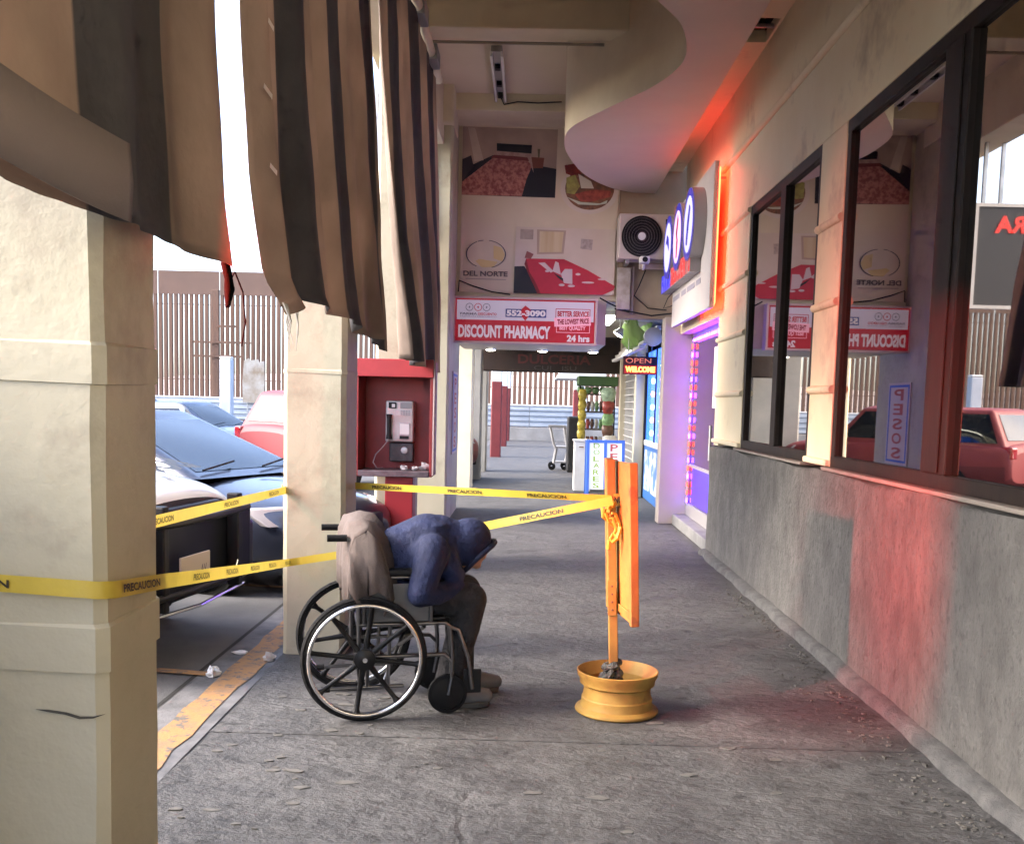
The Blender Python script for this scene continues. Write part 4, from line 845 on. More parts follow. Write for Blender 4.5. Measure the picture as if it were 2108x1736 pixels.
# PESOS painted on a board on the passage side of the far pillar (seen in the window)
pe = thing('pesos_board', 'upright PESOS board fixed to the side of the far cream pillar', 'sign', (-1.0, 14.0, .85))
MB().box(-1.03, -1.018, 13.60, 14.42, .85, 1.95).build('board', mat('pesos_white', (.60, .50, .45), .5), pe)
Mp = frame_M((-1.017, 14.01, 0), (0, 1, 0), (0, 0, 1))
for x0, x1, z0, z1 in ((-.37, -.33, .88, 1.92), (.33, .37, .88, 1.92), (-.33, .33, .88, .91), (-.33, .33, 1.89, 1.92)): MB().box(x0, x1, z0, z1, 0, .002, 0, Mp).build('border', BF, pe)
for i, c in enumerate('PESOS'): text('letter', c, .36, .15, RDL, pe, Mp @ Matrix.Translation((0, 1.79 - i * .196, .003)), .02)

# ================================================================= BARRICADE SIGN ON A WHEEL RIM
bs = thing('barricade_sign', 'orange yellow board on a post set in a painted wheel rim', 'barrier', (.483, 5.10, 0))
RX, RY = .483, 5.115
Mr = Matrix.Translation((RX, RY, 0))
MB().lathe([(.202, .001), (.212, .010), (.210, .020), (.196, .030), (.186, .034), (.180, .05), (.180, .075), (.174, .082), (.170, .11), (.170, .138), (.178, .146), (.190, .150), (.192, .172), (.203, .190), (.207, .214), (.201, .216), (.190, .198), (.176, .18), (.155, .16), (.150, .11), (.145, .095), (.10, .09), (.07, .115), (.04, .12), (.0, .12)], 56, 0, Mr).build('wheel_rim', M_YELLOW, bs, smooth=32)
Mpost = Matrix.Translation((RX - .012, RY, 0)) @ Matrix.Rotation(R(-2.6), 4, 'Y')
MB().box(-.022, .022, -.030, .030, .12, .62, 0, Mpost).build('post', M_YELLOW, bs, bevel=.004)
MB().box(-.024, .018, -.034, .026, .50, 1.285, 0, Mpost).build('upper_post', M_YELLOW, bs, bevel=.004)
spl = MB().box(-.027, .016, -.040, -.0345, .50, .68, 0, Mpost).build('splice_plate', M_YELLOW, bs, bevel=.002)
for z in (.53, .57, .61, .65): MB().lathe([(.005, 0), (.004, .003), (0, .004)], 8, 0, Mpost @ frame_M((-.005, -.040, z), (1, 0, 0), (0, 0, 1))).build('nail', M_RUST, spl)
Mb = Mpost @ Matrix.Translation((.030, -.01, 0)) @ Matrix.Rotation(R(9), 4, 'Z')
MB().box(.002, .016, -.28, .24, .50, 1.275, 0, Mb).build('board', M_YELLOW, bs, bevel=.002)
for y0 in (-.285, .205): MB().box(-.010, .030, y0, y0 + .04, .495, 1.28, 0, Mb).build('edge_batten', M_YELLOW, bs, bevel=.004)
MB().box(-.008, .001, -.244, .204, .52, .56, 0, Mb).build('cross_batten', M_YELLOW, bs, bevel=.003)
MB().tube([tuple(Mpost @ Vector((.035 * math.cos(a * .5) - .01, .04 * math.sin(a * .5) - .005, .15 + a * .0042))) for a in range(26)], [.030 - .0005 * a + .006 * math.sin(a * 2.3) for a in range(26)], 9).build('plastic_wrap', mat('black_foil', (.025, .028, .026), .25, col2=(.10, .11, .10), nscale=30, bump=1.0, bscale=40, bdist=.02), bs)
for a, b in (((-.03, -.05, .20), (-.12, -.09, .12)), ((-.02, -.06, .22), (-.07, -.12, .12)), ((.0, -.05, .18), (.03, -.12, .12))):
    MB().tube([(RX - .012 + a[0], RY + a[1], a[2]), (RX - .012 + (a[0] + b[0]) / 2 - .01, RY + (a[1] + b[1]) / 2, (a[2] + b[2]) / 2 + .01), (RX - .012 + b[0], RY + b[1], b[2])], [.016, .022, .006], 6).build('plastic_tail', MATS['black_foil'], bs)
crumple('rubble_stone', (RX + .085, RY - .06, .118), .05, mat('rubble', (.18, .12, .08), .8, col2=(.3, .22, .16), nscale=14), 'piece of rubble weighing down the rim base', 'stone', 21)

# ================================================================= CAUTION TAPE
def tape(name, pts, label, w=.075, words='PRECAUCION', every=.62, start=.15, tw=None, group='caution tapes', sag=0.0, flip=1):
    P = [Vector(p) for p in pts]; path = []
    for a, b in zip(P[:-1], P[1:]):
        n = max(2, int((b - a).length / .06))
        for i in range(n):
            t = i / n; q = a.lerp(b, t); q.z -= sag * 4 * t * (1 - t); path.append(q)
    path.append(P[-1]); cum = [0]
    for a, b in zip(path[:-1], path[1:]): cum.append(cum[-1] + (b - a).length)
    T = cum[-1]; th = thing(name, label, 'caution tape', tuple(P[0]), group=group)
    up = []; 
    for i, p in enumerate(path):
        t = (path[min(i + 1, len(path) - 1)] - path[max(i - 1, 0)]).normalized()
        u = Vector((0, 0, 1)); u = (u - t * u.dot(t)).normalized(); side = t.cross(u)
        ang = (tw(cum[i] / T) if tw else 0) + .10 * math.sin(cum[i] * 5)
        up.append(u * math.cos(ang) + side * math.sin(ang))
    rows = [[tuple(p + u * (w / 2) * k) for p, u in zip(path, up)] for k in (-1, -.33, .33, 1)]
    ribbon = MB().grid(rows).build('ribbon', M_TAPE, th, smooth=180)
    s = start
    while words and s + .34 < T:
        i = next(j for j in range(len(cum)) if cum[j] >= s + .17); i = min(max(i, 1), len(path) - 2)
        t = (path[i + 1] - path[i - 1]).normalized(); Mt = frame_M(path[i], t * flip, up[i])
        text('lettering', words, .27, w * .50, M_INK, ribbon, Mt @ Matrix.Translation((0, 0, .004)), .03); s += every
    return th
tape('caution_tape', [(-1.95, 2.57, 1.10), (-1.52, 2.578, 1.065), (-1.095, 2.578, 1.045), (-1.068, 2.62, 1.04), (-1.068, 2.98, 1.00), (-1.08, 3.2, .97), (-1.40, 6.0, .575), (-1.06, 5.98, .64), (.42, 5.02, 1.085)], 'yellow caution tape from the near pillar past the wheelchair to the barricade post', sag=.0, start=.28, w=.045)
tape('caution_tape', [(-1.30, 3.02, 1.12), (-1.44, 6.06, 1.0), (-1.50, 6.2, 1.0)], 'short yellow caution tape slanting between the two near pillars', start=.5, w=.045, every=1.0)
tape('caution_tape', [(-1.08, 6.38, 1.01), (.42, 5.06, 1.09)], 'upper yellow caution tape from the second pillar to the barricade post', start=.12, w=.042, tw=lambda t: .5 * t)
kn = thing('tape_knot', 'bunched knot of yellow tape tied to the barricade post', 'caution tape', (.42, 5.07, 1.05))
for i in range(5):
    c = (.405 + .008 * i, 5.07 - .008 * i, 1.07 - .012 * i); MB().tube([(c[0] + .03 * math.cos(a * .7 + i), c[1] - .02 + .015 * math.sin(a), c[2] - .012 * a * (1 + .2 * i) + .02 * math.sin(a * 2)) for a in range(9)], [.010 + .004 * math.sin(a * 2 + i) for a in range(9)], 6).build('loop', M_TAPE, kn)
MB().box(.428, .475, 5.068, 5.071, 1.055, 1.115).build('wrapped_end', M_TAPE, kn)
text('lettering', 'NU', .04, .035, M_INK, kn, frame_M((.452, 5.0665, 1.085), (1, 0, 0), (0, 0, 1)), .04)

# ================================================================= WHEELCHAIR AND PERSON (own coordinates: x forward, y to the far side, z up)
WCL, WCR = (-.835, 5.095, 0), R(15)
wch = thing('wheelchair', 'black wheelchair with eight spoke mag wheels and chrome hand rims', 'wheelchair', WCL, WCR)
M_WCF = mat('wheelchair_frame', (.16, .16, .17), .3, metal=1.0); M_WHEEL = mat('wheel_black', (.007, .007, .008), .35, spec=.3)
for side in (-1, 1):
    yy = .268 * side; Mw = Matrix.Translation((0, yy, .305)) @ Matrix.Rotation(R(90), 4, 'X') @ Matrix.Rotation(R(8 * side), 4, 'Z')
    tyr = MB().lathe([(.284, -.012), (.295, -.016), (.305, -.008), (.305, .008), (.295, .016), (.284, .012)], 64, 0, Mw, closed=True).build('wheel', M_RUBBER, wch, smooth=50); 
    MB().lathe([(.268, -.012), (.286, -.014), (.286, .014), (.268, .012)], 64, 0, Mw, closed=True).build('rim', M_WHEEL, tyr, smooth=50)
    MB().tube([tuple(Mw @ Vector((.268 * math.cos(a * math.pi / 32), .268 * math.sin(a * math.pi / 32), side * -.04))) for a in range(64)], .0095, 8, closed=True).build('hand_rim', M_CHROME, tyr, smooth=60)
    for s8 in range(8):
        a = s8 * math.pi / 4; ca, sa = math.cos(a), math.sin(a)
        pts = [(.045 * ca, .045 * sa), (.15 * ca, .15 * sa), (.245 * ca, .245 * sa), (.272 * ca, .272 * sa)]
        MB().tube([tuple(Mw @ Vector((x, y, 0))) for x, y in pts], [.017, .013, .013, .024], 6).build('spoke', M_WHEEL, tyr, smooth=60)
        if s8 % 2 == 0: MB().tube([tuple(Mw @ Vector((.262 * ca, .262 * sa, 0))), tuple(Mw @ Vector((.268 * ca, .268 * sa, side * -.04)))], .006, 6).build('rim_tab', M_CHROME, tyr)
    MB().lathe([(0, -.035), (.03, -.034), (.052, -.024), (.056, .0), (.052, .024), (.03, .034), (0, .035)], 24, 0, Mw).build('hub', M_WHEEL, tyr, smooth=40)
    MB().lathe([(0, .036), (.012, .0365), (.012, .034)], 12, 0, Mw @ (Matrix.Rotation(R(180), 4, 'X') if side > 0 else Matrix.Identity(4))).build('axle_cap', M_CHROME, tyr)
    y2 = .215 * side
    MB().tube([(-.02, y2, .26), (-.025, y2, .55), (-.05, y2, .80), (-.06, y2, .875), (-.09, y2, .885), (-.175, y2, .885)], .0115, 8).build('back_cane', M_WCF, wch, smooth=60)
    MB().tube([(-.085, y2, .885), (-.178, y2, .885)], .017, 12).build('hand_grip', M_RUBBER, wch, smooth=40)
    MB().tube([(-.02, y2, .46), (.40, y2, .46), (.425, y2, .44), (.44, y2, .30), (.44, y2, .20)], .012, 8).build('seat_rail', M_WCF, wch, smooth=60)
    MB().tube([(-.02, y2, .30), (.40, y2, .30), (.44, y2, .26)], .011, 8).build('lower_rail', M_WCF, wch, smooth=60)
    MB().tube([(-.19, y2, .145), (-.02, y2, .15), (.20, y2, .15)], .010, 8).build('tip_bar', M_WCF, wch, smooth=60)
    MB().tube([(-.20, y2, .145), (-.16, y2, .146)], .015, 8).build('tip_cap', M_RUBBER, wch, smooth=40)
    MB().tube([(.02, y2, .15), (.02, y2, .30)], .010, 8).build('tip_strut', M_WCF, wch); MB().tube([(.12, y2, .15), (.13, y2, .46)], .010, 8).build('upright', M_WCF, wch); MB().tube([(.0, y2, .46), (.0, y2, .69)], .011, 8).build('arm_post', M_WCF, wch); MB().tube([(.33, y2, .46), (.33, y2, .69)], .011, 8).build('arm_post', M_WCF, wch)
    MB().tube([(.0, y2, .69), (.34, y2, .69)], .011, 8).build('arm_tube', M_WCF, wch, smooth=60)
    MB().box(.09, .33, y2 - .028, y2 + .028, .70, .735).build('arm_pad', M_BLACK, wch, bevel=.012, seg=3)
    MB().box(.012, .32, y2 - .004, y2 + .004, .47, .66).build('side_panel', mat('skirt_grey', (.10, .10, .105), .5, col2=(.15, .15, .15), nscale=5), wch, bevel=.004)
    Mc = Matrix.Translation((.42, y2, .10)) @ Matrix.Rotation(R(90), 4, 'X')
    cs = MB().lathe([(.08, -.016), (.098, -.012), (.10, 0), (.098, .012), (.08, .016)], 28, 0, Mc, closed=True).build('castor', M_RUBBER, wch, smooth=50)
    MB().lathe([(0, -.014), (.04, -.012), (.082, -.008), (.082, .008), (.04, .012), (0, .014)], 24, 0, Mc).build('castor_hub', M_BLACK, cs, smooth=40)
    MB().tube([(.42, y2 + .026, .10), (.435, y2 + .026, .19), (.44, y2, .215)], .008, 6).build('fork', M_WCF, cs); MB().tube([(.42, y2 - .026, .10), (.435, y2 - .026, .19), (.44, y2, .215)], .008, 6).build('fork', M_WCF, cs)
    MB().tube([(.42, y2, .44), (.47, y2, .42), (.52, y2 + .01 * side, .28), (.545, y2 + .01 * side, .12)], .010, 8).build('footrest_hanger', M_WCF, wch, smooth=60)
    MB().box(.50, .59, y2 + .004 * side - .006, y2 + .004 * side + .006, .10, .22).build('footplate', M_BLACK, wch, bevel=.004)
    MB().tube([(.10, y2 * .95, .16), (.30, -y2 * .95, .44)], .010, 8).build('cross_brace', M_WCF, wch)
MB().box(-.015, .41, -.20, .20, .465, .485).build('seat_sling', M_BLACK, wch, bevel=.008)
MB().box(-.055, -.038, -.205, .205, .52, .84).build('back_sling', M_BLACK, wch, bevel=.006)
def remesh(mb, name, m, parent, vox=.010, it=6, shrink=0):
    me = mb.mesh('tmp', m); o = bpy.data.objects.new('tmp', me); COL.objects.link(o)
    r = o.modifiers.new('r', 'REMESH'); r.mode = 'VOXEL'; r.voxel_size = vox
    s = o.modifiers.new('s', 'SMOOTH'); s.factor = .5; s.iterations = it
    bpy.context.view_layer.update()
    out = bpy.data.meshes.new_from_object(o.evaluated_get(bpy.context.evaluated_depsgraph_get())); bpy.data.objects.remove(o)
    out.name = name; out.materials.clear(); out.materials.append(m)
    return link(name, out, parent, smooth=180)
def ball(mb, c, rx, ry, rz, M=None, n=14):
    T = Matrix.Translation(c) @ (M or Matrix.Identity(4)) @ Matrix.Diagonal((rx, ry, rz, 1))
    mb.lathe([(math.sin(math.pi * i / n) if 0 < i < n else 0.0, -math.cos(math.pi * i / n)) for i in range(n + 1)], 18, 0, T); return mb
def limb(mb, pts, rs, n=14):
    pts = [Vector(p) for p in pts]
    for p, r in zip(pts, rs): ball(mb, p, r, r, r)
    for i in range(len(pts) - 1):
        mb.tube([pts[i], pts[i + 1]], [rs[i], rs[i + 1]], n)
    return mb
per = thing('person', 'person slumped forward in the wheelchair, navy hooded jacket, dark trousers, grey shoes', 'person', WCL, WCR)
skin = mat('skin', (.36, .21, .15), .5, bump=.1, bscale=60, bdist=.002)
HEAD = Vector((.555, 0, .80)); HM = Matrix.Rotation(R(48), 4, 'Y')            # bowed: face turned forward and down
bd = MB()
limb(bd, [(.10, 0, .58), (.19, 0, .70), (.33, 0, .80), (.44, 0, .835)], [.12, .125, .13, .06]); limb(bd, [(.44, 0, .835), (.52, 0, .815)], [.055, .055])
ball(bd, HEAD + HM @ Vector((.006, 0, 0)), .098, .078, .112, HM); ball(bd, HEAD + HM @ Vector((.02, 0, -.07)), .065, .055, .055, HM)      # skull, jaw
ball(bd, HEAD + HM @ Vector((.100, 0, -.022)), .022, .013, .026, HM)                                           # nose
for s_ in (-1, 1):
    ball(bd, HEAD + HM @ Vector((.0, .080 * s_, -.01)), .018, .008, .03, HM); ball(bd, HEAD + HM @ Vector((.083, .032 * s_, .03)), .014, .022, .010, HM)
ball(bd, HEAD + HM @ Vector((.084, 0, -.068)), .012, .024, .008, HM)
for s_ in (-1, 1):
    limb(bd, [(.34, .17 * s_, .80), (.27, .25 * s_, .60), (.47, .15 * s_, .615)], [.05, .042, .030])
    # palm resting on the thigh, five fingers hooked over the knee
    ball(bd, (.515, .135 * s_, .622), .045, .038, .016)
    for f, (dy, L_) in enumerate(((.028, .055), (.010, .066), (-.008, .062), (-.026, .048))):
        limb(bd, [(.545, (.135 + dy) * s_, .622), (.545 + L_ * .5, (.135 + dy * 1.1) * s_, .618), (.545 + L_ * .85, (.135 + dy * 1.15) * s_, .595)], [.0095, .009, .0078], 8)
    limb(bd, [(.495, (.135 - .035) * s_, .620), (.520, (.135 - .062) * s_, .618), (.545, (.135 - .070) * s_, .608)], [.011, .010, .0085], 8)
    limb(bd, [(.12, .10 * s_, .56), (.55, .13 * s_, .55), (.51 + .05 * s_, .125 * s_, .09)], [.075, .055, .04])
remesh(bd, 'body', skin, per, .0075, 3)
jk = MB(); navy = mat('navy_fabric', (.005, .013, .062), .8, col2=(.003, .008, .040), nscale=9, bump=.9, bscale=13, bdist=.02)
limb(jk, [(.09, 0, .56), (.12, 0, .66), (.22, 0, .76), (.34, 0, .825), (.42, 0, .83)], [.14, .160, .165, .155, .12])
for s_ in (-1, 1):
    limb(jk, [(.11, .07 * s_, .60), (.22, .09 * s_, .72), (.33, .10 * s_, .80)], [.10, .105, .10])
    limb(jk, [(.34, .17 * s_, .81), (.30, .235 * s_, .71), (.27, .262 * s_, .615), (.36, .215 * s_, .605), (.475, .15 * s_, .622)], [.088, .075, .066, .056, .042])
    limb(jk, [(.40, .10 * s_, .76), (.46, .12 * s_, .68)], [.085, .06])
ball(jk, HEAD + HM @ Vector((-.028, 0, .012)), .122, .108, .138, HM); limb(jk, [tuple(HEAD + Vector((-.05, 0, .03))), (.40, 0, .87), (.33, 0, .87)], [.105, .105, .10])
ball(jk, (.38, 0, .925), .09, .12, .035, Matrix.Rotation(R(10), 4, 'Y'))
remesh(jk, 'jacket', navy, per, .0085, 3)
trim_ = mat('navy_trim', (.004, .008, .035), .8, bump=.5, bscale=30, bdist=.01)
ring_ = [tuple(HEAD + HM @ Vector((.050 + .018 * math.cos(a * .2618) ** 2, .098 * math.sin(a * .2618), .005 + .122 * math.cos(a * .2618)))) for a in range(24)]
MB().tube(ring_, .0135, 8, closed=True).build('hood_rim', trim_, per, smooth=60)
for s_ in (-1, 1):
    MB().tube([(.455, .158 * s_, .620), (.485, .146 * s_, .622)], [.043, .040], 14).build('cuff', trim_, per, smooth=60)
MB().tube([(.115 + .165 * math.cos(a * .2618), .168 * math.sin(a * .2618), .585 + .05 * math.cos(a * .2618)) for a in range(24)], .016, 8, closed=True).build('waistband', trim_, per, smooth=60)
for s_ in (-1, 1):
    MB().tube([(.20, .172 * s_, .66), (.27, .185 * s_, .73)], .006, 6).build('pocket_seam', trim_, per)
hr = MB(); ball(hr, HEAD + HM @ Vector((-.012, 0, .022)), .100, .086, .106, HM); remesh(hr, 'hair', mat('dark_hair', (.012, .009, .008), .6, bump=.8, bscale=40, bdist=.01), per, .012, 2)
tr_ = MB(); trm = mat('charcoal_trousers', (.022, .021, .025), .85, col2=(.013, .013, .015), nscale=7, bump=1.0, bscale=9, bdist=.03)
limb(tr_, [(.08, 0, .56), (.16, 0, .565)], [.12, .11])
for s_ in (-1, 1):
    xk = .555 + .012 * s_; limb(tr_, [(.10, .09 * s_, .565), (.33, .115 * s_, .57), (xk, .13 * s_, .555), (xk - .025, .128 * s_, .42), (xk - .06 + .05 * s_, .125 * s_, .11)], [.11, .10, .088, .082, .070])
remesh(tr_, 'trousers', trm, per, .009, 4)
for s_ in (-1, 1):
    sx = .52 + .055 * s_; sm = MB()
    limb(sm, [(sx - .02, .125 * s_, .115), (sx, .125 * s_, .095)], [.055, .055]); limb(sm, [(sx - .02, .125 * s_, .070), (sx + .10, .125 * s_, .062), (sx + .17, .125 * s_, .054)], [.052, .049, .038])
    shoe = remesh(sm, 'shoe', mat('grey_shoe', (.13, .13, .135), .7, bump=.4, bscale=50, bdist=.004), per, .007, 3)
    MB().prism([(sx - .075 + .27 * t, (.125 * s_) + w_) for t, w_ in ((0, -.03), (.3, -.042), (.75, -.046), (.95, -.03), (1, 0), (.95, .03), (.75, .046), (.3, .042), (0, .03))], .030, 0, Matrix.Translation((0, 0, .001))).build('sole', mat('sole_dark', (.06, .06, .06), .8), shoe, bevel=.008)
blk = thing('blanket', 'taupe blanket draped over the back of the wheelchair behind the person', 'blanket', WCL, WCR)
prof = [(-.085, .60), (-.088, .75), (-.082, .88), (-.06, .945), (.0, .965), (.06, .955), (.11, .90), (.15, .80), (.18, .70), (.19, .62), (.16, .57)]
rows = []
for i, (x, z) in enumerate(prof):
    rows.append([(x + .012 * math.sin(j * .9 + i * .4) + (.10 * (abs(j - 11) / 11.) ** 3 if x > .05 else 0) * -.6, -.262 + .524 * j / 22, z - .02 * math.sin(j * .55 + i * .7) - .035 * (abs(j - 11) / 11.) ** 3) for j in range(23)])
sidep = [[(p[0], p[1], p[2]) for p in [r[e] for r in rows]] for e in (0, -1)]
bm_ = MB().grid(rows)
for e, sg_ in ((0, -1), (-1, 1)):
    top_ = [rows[i][e] for i in range(len(rows))]
    low = [(p[0] * .95 + .005, p[1] + .012 * sg_ + .008 * math.sin(i * 1.7), min(p[2] - .01, .60 + .03 * math.sin(i * 1.3))) for i, p in enumerate(top_)]
    mid = [((a[0] + b[0]) / 2, a[1] + .012 * sg_ + .01 * math.sin(i * 2.1), (a[2] + b[2]) / 2) for i, (a, b) in enumerate(zip(top_, low))]
    bm_.grid([top_, mid, low])
bm_.build('cloth', mat('taupe_cloth', (.105, .080, .072), .85, col2=(.085, .066, .060), nscale=9, bump=.6, bscale=30, bdist=.008), blk, smooth=180, solid=.008)

# ================================================================= BORDER FENCE AND BARRIER
FY = 50.0
fen = thing('border_fence', 'tall rusted steel bollard fence topped with solid steel plates', 'fence', (-12, FY, 0))
me = MB().box(-.080, .080, -.08, .08, LOT, 6.40).mesh('bollard', M_RUST)
FX0 = -33.0
for i in range(174):
    o = bpy.data.objects.new('bollard', me); COL.objects.link(o); o.parent = fen; o.matrix_parent_inverse = ORIG[fen.name]
    o.location = (FX0 + .25 * i, FY, 0)
pl = MB().box(-1.485, 1.485, -.01, .01, 6.38, 7.50).mesh('plate', M_PLATE)
for i in range(15):
    o = bpy.data.objects.new('plate', pl); COL.objects.link(o); o.parent = fen; o.matrix_parent_inverse = ORIG[fen.name]; o.location = (FX0 + 1.4 + 3.0 * i, FY - .09, 0)
for z in (5.9, 2.3): MB().box(FX0, FX0 + 43.5, FY - .02, FY + .02, z, z + .035).build('rail', M_RUST, fen)
up_ = thing('utility_pole', 'rusty brown post with crossbars in front of the fence', 'pole', (-14.85, 48.6, 0))
MB().box(-15.05, -14.72, 48.5, 48.7, LOT, 6.5).build('post', M_RUST, up_, bevel=.02)
for z, x0, x1 in ((4.0, -15.9, -13.2), (3.35, -15.9, -13.5), (4.75, -14.8, -13.9)): MB().box(x0, x1, 48.44, 48.5, z, z + .10).build('crossbar', M_RUST, up_)
bar = thing('corrugated_barrier', 'pale corrugated steel barrier on a concrete base along the road', 'barrier', (0, 43.6, 0))
M_GALV = mat('galvanised_pale', (.42, .46, .52), .45, metal=.35, col2=(.34, .38, .44), nscale=1.5)
prof = []
for k_ in range(4):
    z0 = .55 + k_ * .222; prof += [(0.0, z0), (.07, z0 + .045), (.07, z0 + .13), (0.0, z0 + .175)]
prof.append((0.0, 1.44)); prof = [(a, z) for a, z in prof]
mbp = MB().grid([[(-1.98, 43.6 - a, z) for a, z in prof], [(1.98, 43.6 - a, z) for a, z in prof]]).mesh('panel', M_GALV)
for i in range(10):
    o = bpy.data.objects.new('panel', mbp); COL.objects.link(o); o.parent = bar; o.matrix_parent_inverse = ORIG[bar.name]; o.location = (-34 + i * 4.0, 0, 0)
    MB().box(-36.06 + i * 4, -35.94 + i * 4, 43.62, 43.74, 0, 1.5).build('post', M_STEEL, bar)
MB().box(-36, 4.2, 43.46, 43.9, LOT, .53).build('concrete_base', mat('stained_concrete', (.20, .19, .185), .85, col2=(.30, .29, .28), nscale=1.2, bump=.4, bscale=8, bdist=.02), bar, bevel=.02)
MB().box(-36, 4.2, 43.55, 43.65, 1.44, 1.50).build('top_rail', M_WHITE, bar, bevel=.01)
wp_ = thing('marker_post', 'pale square marker post standing between parked cars', 'post', (-8.88, 30, 0))
MB().box(-9.06, -8.72, 29.9, 30.2, LOT, 2.62).build('shaft', mat('pale_blue_post', (.50, .53, .60), .6, col2=(.42, .45, .52), nscale=2), wp_, bevel=.03); MB().prism([(-9.06, 29.9), (-8.72, 29.9), (-8.72, 30.2), (-9.06, 30.2)], .07, 0, Matrix.Translation((0, 0, 2.62))).build('cap', M_WHITE, wp_, bevel=.03)
ms_ = thing('metal_sheet', 'weathered grey metal sheet propped against the barrier', 'sheet', (-11.7, 43.2, 0))
MB().prism([(-12.15, 1.3), (-11.25, 1.3), (-11.22, 2.3), (-11.24, 3.05), (-11.45, 3.0), (-11.5, 3.12), (-11.8, 3.06), (-11.9, 3.15), (-12.1, 3.05), (-12.16, 2.2)], .04, 0, frame_M((0, 43.4, 0), (1, 0, 0), (0, 0, 1))).build('sheet', mat('weathered_sheet', (.36, .34, .31), .7, col2=(.22, .17, .12), nscale=2, bump=.4, bscale=8, bdist=.02), ms_)
for x in (-12.0, -11.4): MB().box(x, x + .06, 43.41, 43.45, LOT, 1.9).build('leg', M_STEEL, ms_)
# white block and posts seen between the second and third curtain
hb = thing('corner_building', 'pale grey building corner seen between the curtains', 'building', (-6, 45, 0))
MB().box(-10.2, -9.0, 66, 70, 0, 24).build('wall', mat('pale_building', (.55, .56, .56), .8, col2=(.48, .49, .5), nscale=.3), hb)
for i in range(3): 
    w_ = MB().box(-10.0, -9.2, 65.93, 66.01, 11 + i * 4, 12.6 + i * 4).build('window', M_GREYP, hb); MB().box(-9.95, -9.25, 65.9, 65.94, 11.1 + i * 4, 12.5 + i * 4).build('pane', mat('far_glass', (.10, .12, .14), .1), w_)

# ================================================================= VEHICLES (own coordinates: nose at x = 0, tail at x = -L, y to the left)
def bil(A, Bq, Cq, Dq, u, v):
    return (Vector(A) * (1 - u) + Vector(Bq) * u) * (1 - v) + (Vector(Dq) * (1 - u) + Vector(Cq) * u) * v
TYRE = MB().lathe([(.20, -.10), (.30, -.105), (.325, -.08), (.33, 0), (.325, .08), (.30, .105), (.20, .10)], 36, 0, Matrix.Rotation(R(90), 4, 'X'), closed=True).mesh('wheel', M_RUBBER)
RIMB = MB().lathe([(0, -.085), (.06, -.09), (.075, -.06), (.16, -.065), (.185, -.095), (.205, -.098), (.205, .09), (.0, .09)], 30, 0, Matrix.Rotation(R(90), 4, 'X'))
for i in range(6):
    a = i * math.pi / 3; RIMB.box(.10, .15, -.028, .028, -.058, -.05, 1, Matrix.Rotation(R(90), 4, 'X') @ Matrix.Rotation(a + .5, 4, 'Z'))
RIM = RIMB.mesh('rim', [mat('alloy', (.38, .38, .40), .35, metal=.8), M_BLACK])
for m_ in (TYRE, RIM): m_.polygons.foreach_set('use_smooth', [True] * len(m_.polygons)); m_.set_sharp_from_angle(angle=R(40))
CG = mat('car_glass', (.012, .016, .02), .03, spec=.7, coat=.1)
LENS = mat('headlight_lens', (.55, .50, .50), .08, spec=.8, coat=1.0)
TAIL = mat('taillight_lens', (.25, .01, .012), .15, coat=.8)
